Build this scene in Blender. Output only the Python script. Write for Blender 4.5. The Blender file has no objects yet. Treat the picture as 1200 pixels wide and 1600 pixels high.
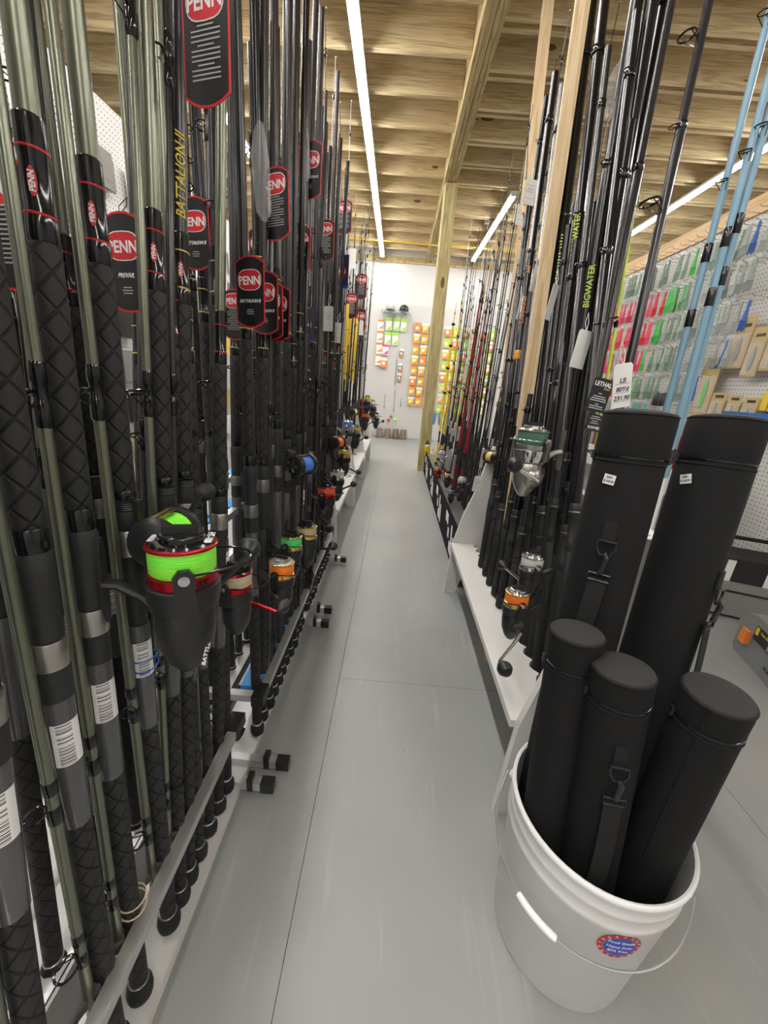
import bpy, math, random
from mathutils import Vector, Matrix
R = math.radians
random.seed(7)
sc = bpy.context.scene
col = sc.collection

# ------------------------------------------------------------------ camera
CAM_H = 1.08
YAW, PITCH, ROLL, FPX = -.00703, .32656, .08125, 600.0
cf = Vector((math.sin(YAW)*math.cos(PITCH), math.cos(YAW)*math.cos(PITCH), -math.sin(PITCH)))
cr0 = Vector((math.cos(YAW), -math.sin(YAW), 0)); cu0 = cr0.cross(cf)
cr = cr0*math.cos(ROLL) + cu0*math.sin(ROLL)
cu = -cr0*math.sin(ROLL) + cu0*math.cos(ROLL)
cam = bpy.data.objects.new('camera', bpy.data.cameras.new('camera'))
col.objects.link(cam)
cam.matrix_world = Matrix(((cr.x, cu.x, -cf.x, 0), (cr.y, cu.y, -cf.y, 0), (cr.z, cu.z, -cf.z, CAM_H), (0, 0, 0, 1)))
cam.data.sensor_fit = 'VERTICAL'; cam.data.sensor_height = 34.6
cam.data.lens = 34.6*FPX/1600
cam.data.clip_start = .02; cam.data.clip_end = 60
sc.camera = cam

def ray(px, py): return cr*((px-600)/FPX) - cu*((py-800)/FPX) + cf
def at_x(px, py, X): d = ray(px, py); return d*(X/d.x) + Vector((0, 0, CAM_H))
def at_y(px, py, Y): d = ray(px, py); return d*(Y/d.y) + Vector((0, 0, CAM_H))
def at_z(px, py, Z): d = ray(px, py); return d*((Z-CAM_H)/d.z) + Vector((0, 0, CAM_H))

# ------------------------------------------------------------------ world, exposure
w = bpy.data.worlds.new('world'); sc.world = w; w.use_nodes = True
w.node_tree.nodes['Background'].inputs[0].default_value = (1, .97, .93, 1)
w.node_tree.nodes['Background'].inputs[1].default_value = .25
sc.view_settings.view_transform = 'Standard'; sc.view_settings.look = 'None'
sc.view_settings.gamma = 1; sc.view_settings.use_curve_mapping = False
sc.view_settings.exposure = 0.6
LED_STRENGTH = 52.0

# ------------------------------------------------------------------ materials
MATS = {}
def nt(name):
    m = bpy.data.materials.new(name); m.use_nodes = True
    return m, m.node_tree, m.node_tree.nodes, m.node_tree.links, m.node_tree.nodes['Principled BSDF']
def mat(name, c, rough=.5, metal=0, var=.08, scale=40, bump=0, spec=.5, coat=0, alpha=1, trans=0):
    if name in MATS: return MATS[name]
    m, t, N, L, b = nt(name)
    b.inputs['Roughness'].default_value = rough; b.inputs['Metallic'].default_value = metal
    b.inputs['Specular IOR Level'].default_value = spec
    b.inputs['Coat Weight'].default_value = coat
    b.inputs['Alpha'].default_value = alpha
    b.inputs['Transmission Weight'].default_value = trans
    co = N.new('ShaderNodeTexCoord'); no = N.new('ShaderNodeTexNoise')
    no.inputs['Scale'].default_value = scale; no.inputs['Detail'].default_value = 4
    L.new(co.outputs['Object'], no.inputs['Vector'])
    mx = N.new('ShaderNodeMix'); mx.data_type = 'RGBA'
    mx.inputs['A'].default_value = (*[max(0, x*(1-var)) for x in c], 1)
    mx.inputs['B'].default_value = (*[min(1, x*(1+var)) for x in c], 1)
    L.new(no.outputs['Fac'], mx.inputs['Factor']); L.new(mx.outputs['Result'], b.inputs['Base Color'])
    if bump:
        bp = N.new('ShaderNodeBump'); bp.inputs['Strength'].default_value = bump; bp.inputs['Distance'].default_value = .002
        L.new(no.outputs['Fac'], bp.inputs['Height']); L.new(bp.outputs['Normal'], b.inputs['Normal'])
    MATS[name] = m; return m
def math_(N, L, op, a, b=None, c=None):
    n = N.new('ShaderNodeMath'); n.operation = op
    for i, v in enumerate((a, b, c)):
        if v is None: continue
        if isinstance(v, (int, float)): n.inputs[i].default_value = v
        else: L.new(v, n.inputs[i])
    return n.outputs[0]
def ramp(N, L, fac, stops):
    r = N.new('ShaderNodeValToRGB'); L.new(fac, r.inputs[0]); e = r.color_ramp.elements
    while len(e) < len(stops): e.new(.5)
    for k, (p, c) in enumerate(stops): e[k].position = p; e[k].color = (*c, 1)
    return r.outputs[0]
def wood(name, c0, c1, c2, axis, rough=.75):
    """pine: stretched grain with knots; axis = long axis of the board (0 x, 1 y, 2 z)"""
    m, t, N, L, b = nt(name); MATS[name] = m
    b.inputs['Roughness'].default_value = rough; b.inputs['Specular IOR Level'].default_value = .25
    co = N.new('ShaderNodeTexCoord'); oi = N.new('ShaderNodeObjectInfo')
    ad = N.new('ShaderNodeVectorMath'); ad.operation = 'ADD'
    cb = N.new('ShaderNodeCombineXYZ')
    rr = math_(N, L, 'MULTIPLY', oi.outputs['Random'], 37.0)
    for k in range(3): L.new(rr, cb.inputs[k])
    L.new(co.outputs['Object'], ad.inputs[0]); L.new(cb.outputs[0], ad.inputs[1])
    mp = N.new('ShaderNodeMapping'); s = [30, 30, 30]; s[axis] = 1.3; mp.inputs['Scale'].default_value = s
    L.new(ad.outputs[0], mp.inputs[0])
    no = N.new('ShaderNodeTexNoise'); no.inputs['Scale'].default_value = 1.3; no.inputs['Detail'].default_value = 6; no.inputs['Distortion'].default_value = .7
    L.new(mp.outputs[0], no.inputs['Vector'])
    mp2 = N.new('ShaderNodeMapping'); s2 = [5, 5, 5]; s2[axis] = 2.0; mp2.inputs['Scale'].default_value = s2
    L.new(ad.outputs[0], mp2.inputs[0])
    vo = N.new('ShaderNodeTexVoronoi'); vo.inputs['Scale'].default_value = .8; L.new(mp2.outputs[0], vo.inputs['Vector'])
    rings = math_(N, L, 'SINE', math_(N, L, 'MULTIPLY', math_(N, L, 'ADD', no.outputs['Fac'], math_(N, L, 'MULTIPLY', vo.outputs['Distance'], .5)), 26.0))
    rg = math_(N, L, 'MULTIPLY_ADD', rings, .17, .5)
    f = math_(N, L, 'ADD', math_(N, L, 'MULTIPLY', no.outputs['Fac'], .5), math_(N, L, 'MULTIPLY', rg, .5))
    base = ramp(N, L, f, [(.34, c2), (.49, c1), (.64, c0)])
    kn = math_(N, L, 'LESS_THAN', vo.outputs['Distance'], .095)
    mx = N.new('ShaderNodeMix'); mx.data_type = 'RGBA'; L.new(kn, mx.inputs['Factor']); L.new(base, mx.inputs['A'])
    mx.inputs['B'].default_value = (c2[0]*.45, c2[1]*.4, c2[2]*.35, 1)
    # each board a little different
    hs = N.new('ShaderNodeHueSaturation'); L.new(math_(N, L, 'MULTIPLY_ADD', oi.outputs['Random'], .3, .85), hs.inputs['Value'])
    L.new(mx.outputs['Result'], hs.inputs['Color']); L.new(hs.outputs[0], b.inputs['Base Color'])
    bp = N.new('ShaderNodeBump'); bp.inputs['Strength'].default_value = .15; bp.inputs['Distance'].default_value = .003
    L.new(f, bp.inputs['Height']); L.new(bp.outputs[0], b.inputs['Normal'])
    return m
PINE = ((.68, .56, .345), (.57, .455, .265), (.38, .285, .15))
wood('joist_wood', *PINE, 0); wood('beam_wood', (.66, .54, .30), (.52, .41, .21), (.33, .25, .12), 1)
wood('post_wood', (.60, .52, .27), (.48, .40, .19), (.34, .27, .12), 2)
wood('stud_wood', (.80, .63, .42), (.70, .52, .31), (.55, .38, .21), 2)
wood('plate_wood', (.78, .58, .36), (.66, .46, .26), (.5, .33, .18), 1)
wood('deck_wood', (.52, .40, .25), (.43, .32, .18), (.30, .21, .115), 0)
wood('stump_wood', (.34, .28, .22), (.26, .20, .15), (.15, .11, .08), 2)

def floor_mat():
    m, t, N, L, b = nt('grey_floor_paint'); MATS['floor'] = m
    co = N.new('ShaderNodeTexCoord')
    n1 = N.new('ShaderNodeTexNoise'); n1.inputs['Scale'].default_value = 1.6; n1.inputs['Detail'].default_value = 7
    n2 = N.new('ShaderNodeTexNoise'); n2.inputs['Scale'].default_value = 30; n2.inputs['Detail'].default_value = 3
    for n in (n1, n2): L.new(co.outputs['Object'], n.inputs['Vector'])
    base = ramp(N, L, n1.outputs['Fac'], [(.28, (.245, .257, .255)), (.5, (.295, .303, .296)), (.74, (.345, .342, .325))])
    # paint chips and scuffs: marks with a shape of their own
    vo = N.new('ShaderNodeTexVoronoi'); vo.inputs['Scale'].default_value = 6.5; vo.inputs['Randomness'].default_value = 1
    L.new(co.outputs['Object'], vo.inputs['Vector'])
    sel = N.new('ShaderNodeSeparateColor'); L.new(vo.outputs['Color'], sel.inputs[0])
    small = math_(N, L, 'LESS_THAN', vo.outputs['Distance'], .035)
    dark = math_(N, L, 'MULTIPLY', small, math_(N, L, 'GREATER_THAN', sel.outputs[0], .72))
    lite = math_(N, L, 'MULTIPLY', math_(N, L, 'LESS_THAN', vo.outputs['Distance'], .022), math_(N, L, 'LESS_THAN', sel.outputs[0], .12))
    m1 = N.new('ShaderNodeMix'); m1.data_type = 'RGBA'; L.new(math_(N, L, 'MULTIPLY', dark, .7), m1.inputs['Factor']); L.new(base, m1.inputs['A']); m1.inputs['B'].default_value = (.10, .085, .07, 1)
    m2 = N.new('ShaderNodeMix'); m2.data_type = 'RGBA'; L.new(lite, m2.inputs['Factor']); L.new(m1.outputs['Result'], m2.inputs['A']); m2.inputs['B'].default_value = (.7, .66, .58, 1)
    # long scuffs along the aisle
    mp = N.new('ShaderNodeMapping'); mp.inputs['Scale'].default_value = (26, 2.2, 1); L.new(co.outputs['Object'], mp.inputs[0])
    n3 = N.new('ShaderNodeTexNoise'); n3.inputs['Scale'].default_value = 1.4; n3.inputs['Detail'].default_value = 5; L.new(mp.outputs[0], n3.inputs['Vector'])
    sc_ = N.new('ShaderNodeMapRange'); L.new(n3.outputs['Fac'], sc_.inputs[0]); sc_.inputs[1].default_value = .60; sc_.inputs[2].default_value = .72
    m3 = N.new('ShaderNodeMix'); m3.data_type = 'RGBA'; L.new(math_(N, L, 'MULTIPLY', sc_.outputs[0], .35), m3.inputs['Factor']); L.new(m2.outputs['Result'], m3.inputs['A']); m3.inputs['B'].default_value = (.42, .40, .36, 1)
    L.new(m3.outputs['Result'], b.inputs['Base Color'])
    L.new(math_(N, L, 'MULTIPLY_ADD', n1.outputs['Fac'], .25, .32), b.inputs['Roughness'])
    bp = N.new('ShaderNodeBump'); bp.inputs['Strength'].default_value = .06; bp.inputs['Distance'].default_value = .002
    L.new(n2.outputs['Fac'], bp.inputs['Height']); L.new(bp.outputs[0], b.inputs['Normal'])
floor_mat()
def peg_mat(name, a0, pitch, rad):
    """white pegboard: punched hole pattern in the plane (a0, z)"""
    m, t, N, L, b = nt(name); MATS[name] = m
    b.inputs['Roughness'].default_value = .55
    co = N.new('ShaderNodeTexCoord'); sp = N.new('ShaderNodeSeparateXYZ'); L.new(co.outputs['Object'], sp.inputs[0])
    d = []
    for o in (sp.outputs[a0], sp.outputs[2]):
        fr = math_(N, L, 'FRACT', math_(N, L, 'DIVIDE', o, pitch))
        d.append(math_(N, L, 'MULTIPLY', math_(N, L, 'SUBTRACT', fr, .5), pitch))
    rr = math_(N, L, 'SQRT', math_(N, L, 'ADD', math_(N, L, 'MULTIPLY', d[0], d[0]), math_(N, L, 'MULTIPLY', d[1], d[1])))
    h = math_(N, L, 'LESS_THAN', rr, rad)
    mx = N.new('ShaderNodeMix'); mx.data_type = 'RGBA'; L.new(h, mx.inputs['Factor'])
    mx.inputs['A'].default_value = (.60, .59, .575, 1); mx.inputs['B'].default_value = (.05, .045, .04, 1)
    L.new(mx.outputs['Result'], b.inputs['Base Color'])
peg_mat('peg_y', 1, .0254, .0036); peg_mat('peg_x', 0, .0254, .0036)
def xgrip_mat(name, c0, c1, pz, n):
    """heat-shrink grip with diagonal cross-over ridges"""
    m, t, N, L, b = nt(name); MATS[name] = m
    b.inputs['Roughness'].default_value = .62; b.inputs['Specular IOR Level'].default_value = .35
    co = N.new('ShaderNodeTexCoord'); sp = N.new('ShaderNodeSeparateXYZ'); L.new(co.outputs['Object'], sp.inputs[0])
    an = math_(N, L, 'DIVIDE', math_(N, L, 'ARCTAN2', sp.outputs[1], sp.outputs[0]), 2*math.pi/n)
    zz = math_(N, L, 'DIVIDE', sp.outputs[2], pz)
    ds = []
    for sg in (1, -1):
        fr = math_(N, L, 'FRACT', math_(N, L, 'ADD', zz, math_(N, L, 'MULTIPLY', an, sg)))
        ds.append(math_(N, L, 'ABSOLUTE', math_(N, L, 'SUBTRACT', fr, .5)))
    mn = math_(N, L, 'MINIMUM', ds[0], ds[1])
    ln = N.new('ShaderNodeMapRange'); ln.interpolation_type = 'SMOOTHSTEP'
    L.new(mn, ln.inputs[0]); ln.inputs[1].default_value = .03; ln.inputs[2].default_value = .10
    mx = N.new('ShaderNodeMix'); mx.data_type = 'RGBA'; L.new(ln.outputs[0], mx.inputs['Factor'])
    mx.inputs['A'].default_value = (*c1, 1); mx.inputs['B'].default_value = (*c0, 1)
    L.new(mx.outputs['Result'], b.inputs['Base Color'])
    bp = N.new('ShaderNodeBump'); bp.inputs['Strength'].default_value = .7; bp.inputs['Distance'].default_value = .0015
    L.new(ln.outputs[0], bp.inputs['Height']); L.new(bp.outputs[0], b.inputs['Normal'])
xgrip_mat('xgrip', (.026, .025, .0245), (.006, .006, .006), .034, 3)
def line_mat(name, c0, c1):
    """wound fishing line: fine turns around z"""
    m, t, N, L, b = nt(name); MATS[name] = m
    b.inputs['Roughness'].default_value = .45
    co = N.new('ShaderNodeTexCoord'); mp = N.new('ShaderNodeMapping'); mp.inputs['Scale'].default_value = (18, 18, 900)
    L.new(co.outputs['Object'], mp.inputs[0])
    no = N.new('ShaderNodeTexNoise'); no.inputs['Scale'].default_value = 1; no.inputs['Detail'].default_value = 2; L.new(mp.outputs[0], no.inputs['Vector'])
    c = ramp(N, L, no.outputs['Fac'], [(.35, c0), (.65, c1)]); L.new(c, b.inputs['Base Color'])
    bp = N.new('ShaderNodeBump'); bp.inputs['Strength'].default_value = .4; bp.inputs['Distance'].default_value = .0006
    L.new(no.outputs['Fac'], bp.inputs['Height']); L.new(bp.outputs[0], b.inputs['Normal'])
line_mat('line_green', (.08, .85, .08), (.42, .95, .04)); line_mat('line_orange', (.95, .16, .01), (1., .27, .03))
line_mat('line_tan', (.42, .34, .19), (.62, .53, .34)); line_mat('line_mint', (.03, .55, .09), (.10, .75, .2))
line_mat('line_red', (.75, .08, .02), (.95, .18, .05)); line_mat('line_blue', (.05, .16, .62), (.12, .3, .85))
line_mat('line_dkgreen', (.03, .10, .065), (.08, .20, .14)); line_mat('line_lime', (.5, .9, .02), (.65, 1., .1))
line_mat('line_yellow', (.9, .6, .01), (1., .75, .08)); line_mat('line_silver', (.5, .5, .48), (.75, .75, .72)); line_mat('line_gold', (.5, .36, .1), (.8, .62, .25))
def barcode_mat():
    m, t, N, L, b = nt('barcode'); MATS['barcode'] = m; b.inputs['Roughness'].default_value = .5
    co = N.new('ShaderNodeTexCoord'); sp = N.new('ShaderNodeSeparateXYZ'); L.new(co.outputs['Object'], sp.inputs[0])
    no = N.new('ShaderNodeTexNoise'); no.noise_dimensions = '1D'; no.inputs['Scale'].default_value = 620; no.inputs['Detail'].default_value = 0
    L.new(sp.outputs[2], no.inputs['W'])
    bar = math_(N, L, 'GREATER_THAN', no.outputs['Fac'], .53)
    an = math_(N, L, 'ARCTAN2', sp.outputs[1], sp.outputs[0])
    win = math_(N, L, 'MULTIPLY', math_(N, L, 'LESS_THAN', an, .35), math_(N, L, 'GREATER_THAN', an, -.65))
    f = math_(N, L, 'MULTIPLY', bar, win)
    mx = N.new('ShaderNodeMix'); mx.data_type = 'RGBA'; L.new(f, mx.inputs['Factor'])
    mx.inputs['A'].default_value = (.8, .79, .77, 1); mx.inputs['B'].default_value = (.02, .02, .02, 1); L.new(mx.outputs['Result'], b.inputs['Base Color'])
barcode_mat()
def led_mat():
    m = bpy.data.materials.new('led_light'); m.use_nodes = True; N = m.node_tree.nodes; N.clear()
    o = N.new('ShaderNodeOutputMaterial'); e = N.new('ShaderNodeEmission')
    e.inputs[0].default_value = (1, .975, .94, 1); e.inputs[1].default_value = LED_STRENGTH
    m.node_tree.links.new(e.outputs[0], o.inputs[0]); MATS['led'] = m
led_mat()
for a in [
 ('sage', (.19, .20, .15), .30, .75, .05, 60), ('graphite', (.055, .053, .055), .27, .6, .06, 60), ('black_blank', (.010, .010, .011), .2, .2, .1, 60),
 ('gloss_black', (.008, .008, .009), .12, 0, .1, 60), ('rubber', (.013, .013, .013), .7, 0, .15, 90), ('seat_black', (.018, .0185, .019), .55, 0, .1, 80),
 ('plastic_black', (.015, .015, .016), .38, 0, .1, 80), ('gunmetal', (.42, .40, .37), .32, .9, .06, 120), ('chrome', (.72, .72, .72), .16, 1, .04, 60),
 ('aluminium', (.72, .72, .72), .36, .85, .05, 30), ('alu_dark', (.22, .215, .21), .42, .8, .08, 40), ('red_trim', (.55, .015, .03), .3, .3, .1, 60),
 ('red_anod', (.42, .012, .02), .25, .75, .1, 60), ('gold', (.80, .55, .16), .25, .9, .08, 60), ('gold_trim', (.62, .45, .10), .35, .6, .08, 60),
 ('white_paint', (.68, .67, .65), .5, 0, .05, 9, .1), ('wall_white', (.64, .63, .615), .7, 0, .03, 6), ('foam_grey', (.09, .088, .085), .9, 0, .12, 160, .3),
 ('foam_blue', (.10, .33, .70), .85, 0, .08, 160, .3), ('paper', (.80, .79, .76), .7, 0, .03, 30), ('card_black', (.012, .012, .013), .35, 0, .1, 40),
 ('card_red', (.62, .02, .03), .4, 0, .06, 40), ('print_white', (.82, .82, .82), .5, 0, .02, 40), ('print_grey', (.38, .38, .38), .5, 0, .05, 40),
 ('card_navy', (.03, .03, .08), .4, 0, .1, 40), ('print_blue', (.03, .06, .5), .4, 0, .1, 40), ('print_yellow', (.75, .55, .03), .5, 0, .1, 40), ('print_orange', (.75, .25, .03), .5, 0, .1, 40), ('print_lime', (.45, .6, .03), .5, 0, .1, 40),
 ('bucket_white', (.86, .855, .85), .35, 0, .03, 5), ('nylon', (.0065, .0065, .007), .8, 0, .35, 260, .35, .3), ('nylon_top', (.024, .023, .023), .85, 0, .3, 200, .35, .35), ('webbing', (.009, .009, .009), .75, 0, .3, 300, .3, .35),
 ('steel_wire', (.55, .55, .55), .3, .9, .05, 60), ('band', (.72, .60, .40), .6, 0, .1, 60), ('band_blue', (.04, .15, .55), .6, 0, .1, 60), ('pink_lure', (.80, .06, .16), .45, 0, .15, 50), ('red_lure', (.72, .04, .05), .45, 0, .15, 50),
 ('green_lure', (.08, .55, .10), .45, 0, .15, 50), ('teal_lure', (.02, .42, .30), .45, 0, .15, 50), ('pale_lure', (.40, .46, .42), .4, 0, .25, 50), ('grey_lure', (.30, .33, .32), .4, 0, .3, 50), ('sage_lure', (.20, .30, .22), .45, 0, .3, 50), ('blue_lure', (.04, .12, .42), .45, 0, .2, 50),
 ('kraft', (.50, .37, .16), .6, 0, .12, 12), ('pack_yellow', (.80, .55, .05), .45, 0, .1, 30), ('pack_orange', (.80, .26, .05), .45, 0, .1, 30), ('pack_green', (.35, .75, .08), .45, 0, .1, 30), ('pack_pink', (.85, .08, .30), .45, 0, .1, 30),
 ('sky_blue', (.20, .35, .46), .35, 0, .04, 40), ('teal_blank', (.05, .42, .45), .35, 0, .05, 40), ('yellow_blank', (.85, .58, .02), .35, 0, .05, 40), ('wine_blank', (.28, .012, .025), .3, .2, .06, 40), ('lime_blank', (.55, .75, .06), .4, 0, .06, 40), ('amber_grip', (.72, .32, .03), .45, 0, .08, 40),
 ('grey_bag', (.23, .22, .21), .7, 0, .12, 200, .2), ('box_grey', (.22, .225, .23), .5, 0, .06, 60), ('box_orange', (.85, .22, .04), .45, 0, .06, 60), ('blue_plastic', (.06, .2, .55), .45, 0, .06, 60), ('silver_tube', (.45, .45, .46), .4, .5, .06, 60),
 ('board_black', (.010, .010, .011), .85, 0, .1, 40, 0, .15), ('skin', (.55, .30, .2), .6, 0, .08, 30), ('shirt', (.62, .63, .62), .85, 0, .06, 60, .2), ('trousers', (.38, .42, .42), .85, 0, .08, 60, .2), ('hair', (.06, .04, .03), .7, 0, .2, 90), ('yellow_cable', (.75, .5, .02), .5, 0, .05, 30),
]: mat(*a)
m = mat('clear_sleeve', (.075, .075, .078), .18, 0, .05, 60, 0, .7)
m = mat('clear_bag', (.9, .9, .92), .10, 0, .02, 60, .2, .6, 0, .16)
m = mat('glass_shelf', (.7, .85, .83), .08, 0, .02, 60, 0, .6, 0, .35)

# ------------------------------------------------------------------ mesh building
class MB:
    def __init__(s): s.v = []; s.f = []
    def add(s, vs, fs):
        o = len(s.v); s.v += [tuple(p) for p in vs]; s.f += [tuple(i+o for i in q) for q in fs]; return s
    def box(s, x0, x1, y0, y1, z0, z1, M=None):
        vs = [Vector((x, y, z)) for x in (x0, x1) for y in (y0, y1) for z in (z0, z1)]
        if M: vs = [M @ p for p in vs]
        return s.add(vs, [(0, 1, 3, 2), (4, 6, 7, 5), (0, 4, 5, 1), (2, 3, 7, 6), (0, 2, 6, 4), (1, 5, 7, 3)])
    def bar(s, a, b, wd, th, up=(0, 0, 1)):
        a = Vector(a); b = Vector(b); d = (b-a); l = d.length; d.normalize()
        u = Vector(up); x = d.cross(u)
        if x.length < 1e-4: x = d.cross(Vector((1, 0, 0)))
        x.normalize(); u = x.cross(d)
        M = Matrix(((x.x, d.x, u.x, a.x), (x.y, d.y, u.y, a.y), (x.z, d.z, u.z, a.z), (0, 0, 0, 1)))
        return s.box(-wd/2, wd/2, 0, l, -th/2, th/2, M)
    def tube(s, pts, rad, n=10, caps=True, closed=False, flat=1):
        pts = [Vector(p) for p in pts]; k = len(pts)
        if not isinstance(rad, (list, tuple)): rad = [rad]*k
        o = len(s.v); prev = None
        for i, p in enumerate(pts):
            if closed: d = pts[(i+1) % k]-pts[i-1]
            else: d = pts[min(i+1, k-1)]-pts[max(i-1, 0)]
            d.normalize()
            if prev is None:
                a = Vector((0, 0, 1)) if abs(d.z) < .9 else Vector((1, 0, 0))
                x = d.cross(a).normalized()
            else: x = (prev - d*prev.dot(d)).normalized()
            prev = x; y = d.cross(x)
            for j in range(n):
                t = 2*math.pi*j/n; s.v.append(tuple(p + x*rad[i]*math.cos(t) + y*rad[i]*flat*math.sin(t)))
        for i in range(k if closed else k-1):
            for j in range(n):
                i2 = (i+1) % k
                s.f.append((o+i*n+j, o+i*n+(j+1) % n, o+i2*n+(j+1) % n, o+i2*n+j))
        if caps and not closed:
            s.f.append(tuple(o+j for j in reversed(range(n)))); s.f.append(tuple(o+(k-1)*n+j for j in range(n)))
        return s
    def lathe(s, prof, n=16, M=None, a0=0, a1=2*math.pi):
        full = abs(a1-a0-2*math.pi) < 1e-6; o = len(s.v); m_ = n if full else n+1
        for r, z in prof:
            for j in range(m_):
                t = a0+(a1-a0)*j/n; p = Vector((r*math.cos(t), r*math.sin(t), z)); s.v.append(tuple(M @ p if M else p))
        for i in range(len(prof)-1):
            for j in range(n):
                s.f.append((o+i*m_+j, o+i*m_+(j+1) % m_, o+(i+1)*m_+(j+1) % m_, o+(i+1)*m_+j))
        if full:
            if prof[0][0] > 1e-6: s.f.append(tuple(o+j for j in reversed(range(n))))
            if prof[-1][0] > 1e-6: s.f.append(tuple(o+(len(prof)-1)*m_+j for j in range(n)))
        return s
    def prism(s, poly, h0, h1, M=None, axis=1):
        """poly in two coords, extruded along axis"""
        def P(a, b, h): return {0: (h, a, b), 1: (a, h, b), 2: (a, b, h)}[axis]
        n = len(poly); vs = [Vector(P(a, b, h0)) for a, b in poly]+[Vector(P(a, b, h1)) for a, b in poly]
        if M: vs = [M @ p for p in vs]
        return s.add(vs, [tuple(range(n)), tuple(reversed(range(n, 2*n)))]+[(i, i+n, (i+1) % n+n, (i+1) % n) for i in range(n)])
    def torus(s, c, RR, r, ax=(0, 0, 1), n=18, k=6):
        ax = Vector(ax).normalized(); a = Vector((1, 0, 0)) if abs(ax.x) < .8 else Vector((0, 1, 0))
        x = ax.cross(a).normalized(); y = ax.cross(x); c = Vector(c)
        return s.tube([c+x*RR*math.cos(2*math.pi*i/n)+y*RR*math.sin(2*math.pi*i/n) for i in range(n)], r, k, closed=True)
    def sphere(s, c, r, n=12, k=8, sx=1, sy=1, sz=1):
        M = Matrix.Translation(c) @ Matrix.Diagonal((sx, sy, sz, 1))
        return s.lathe([(r*math.sin(math.pi*i/k), -r*math.cos(math.pi*i/k)) for i in range(k+1)], n, M)
    def mesh(s, name, m, sharp=38):
        me = bpy.data.meshes.new(name); me.from_pydata(s.v, [], s.f); me.update()
        import bmesh
        bm = bmesh.new(); bm.from_mesh(me); bmesh.ops.remove_doubles(bm, verts=bm.verts, dist=1e-6)
        bmesh.ops.recalc_face_normals(bm, faces=bm.faces); bm.to_mesh(me); bm.free()
        for p in me.polygons: p.use_smooth = True
        me.set_sharp_from_angle(angle=R(sharp)); me.materials.append(MATS[m]); return me
    def build(s, name, m, parent=None, M=None, sharp=38): return ob(name, s.mesh(name, m, sharp), parent, M)

def ob(name, data, parent=None, M=None):
    o = bpy.data.objects.new(name, data); col.objects.link(o)
    if parent: o.parent = parent
    if M is not None: o.matrix_local = M
    return o
def tag(o, label=None, cat=None, group=None, kind=None):
    if label: o['label'] = label
    if cat: o['category'] = cat
    if group: o['group'] = group
    if kind: o['kind'] = kind
    return o
def thing(name, label, cat, M=None, group=None):
    o = bpy.data.objects.new(name, None); col.objects.link(o); o.empty_display_size = .05
    if M is not None: o.matrix_local = M
    return tag(o, label, cat, group)
def struct(o, label=None): o['kind'] = 'structure'; 
CACHE = {}
def cached(key, fn):
    if key not in CACHE: CACHE[key] = fn()
    return CACHE[key]
def copy_tree(o, parent=None, M=None):
    c = o.copy(); col.objects.link(c)
    if parent: c.parent = parent
    if M is not None: c.matrix_local = M
    for ch in list(o.children): copy_tree(ch, c)
    return c
TXT = bpy.data.scenes.new('lettering_scratch')
def scratch_dg():
    with bpy.context.temp_override(scene=TXT, view_layer=TXT.view_layers[0]): return bpy.context.evaluated_depsgraph_get()
def text_mesh(s, size, m, bold=0, shear=0, depth=.0003, align='CENTER'):
    def mk():
        c = bpy.data.curves.new('lettering', 'FONT'); c.body = s; c.size = size; c.align_x = align; c.align_y = 'CENTER'
        c.extrude = depth; c.offset = bold; c.shear = shear; c.resolution_u = 2
        o = bpy.data.objects.new('tmp', c); TXT.collection.objects.link(o)
        dg = scratch_dg()
        me = bpy.data.meshes.new_from_object(o.evaluated_get(dg))
        bpy.data.objects.remove(o); bpy.data.curves.remove(c); me.name = 'lettering'; me.materials.clear(); me.materials.append(MATS[m]); return me
    return cached(('t', s, size, m, bold, shear, depth, align), mk)
STAND = Matrix.Rotation(R(90), 4, 'X')        # text in xy plane -> upright facing -y
def frame(o, zdir, xdir=None):
    """matrix with local z along zdir and local x as near xdir as possible"""
    z = Vector(zdir).normalized(); x = Vector(xdir if xdir is not None else (1, 0, 0)); x = (x-z*x.dot(z)).normalized(); y = z.cross(x)
    return Matrix(((x.x, y.x, z.x, o[0]), (x.y, y.y, z.y, o[1]), (x.z, y.z, z.z, o[2]), (0, 0, 0, 1)))
T = Matrix.Translation
# ------------------------------------------------------------------ the room
XL, XR, Y0, Y1, ZJ, ZD = -4.5, 4.5, -3.0, 7.95, 3.20, 3.42
floor = MB().box(XL, XR, Y0, Y1, -.06, -.013).build('floor', 'rubber'); struct(floor)
cx = -.127-1.22*4
ci = 0
while cx < XR:
    x0, x1 = max(cx, XL), min(cx+1.22, XR)
    yy = 1.18-2.44*2 + (1.22 if ci % 2 else 0)
    while yy < Y1:
        a, b = max(yy, Y0), min(yy+2.44, Y1)
        if b-a > .05 and x1-x0 > .05:
            MB().box(x0+.0007, x1-.0007, a+.0007, b-.0007, -.013, 0).build('plywood_sheet', 'floor', floor)
        yy += 2.44
    cx += 1.22; ci += 1
ceil = MB().box(XL, XR, Y0, Y1, ZD, ZD+.03).build('ceiling', 'deck_wood'); struct(ceil)
jm_l = MB().box(XL, .315, -.019, .019, 0, ZD-ZJ).mesh('joist', 'joist_wood')
jm_r = MB().box(.46, XR, -.019, .019, 0, ZD-ZJ).mesh('joist', 'joist_wood')
y = 3.47-.406*15
while y < Y1-.05:
    ob('joist', jm_l, ceil, T((0, y, ZJ)))
    ob('joist', jm_r, ceil, T((0, y+.10, ZJ)))
    if y+.23 < Y1-.03: ob('joist', jm_r, ceil, T((0, y+.21, ZJ+.02)))
    y += .406
bm = MB().box(.425, .452, Y0, 5.06, 3.14, ZD).build('beam', 'beam_wood', ceil)
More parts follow.
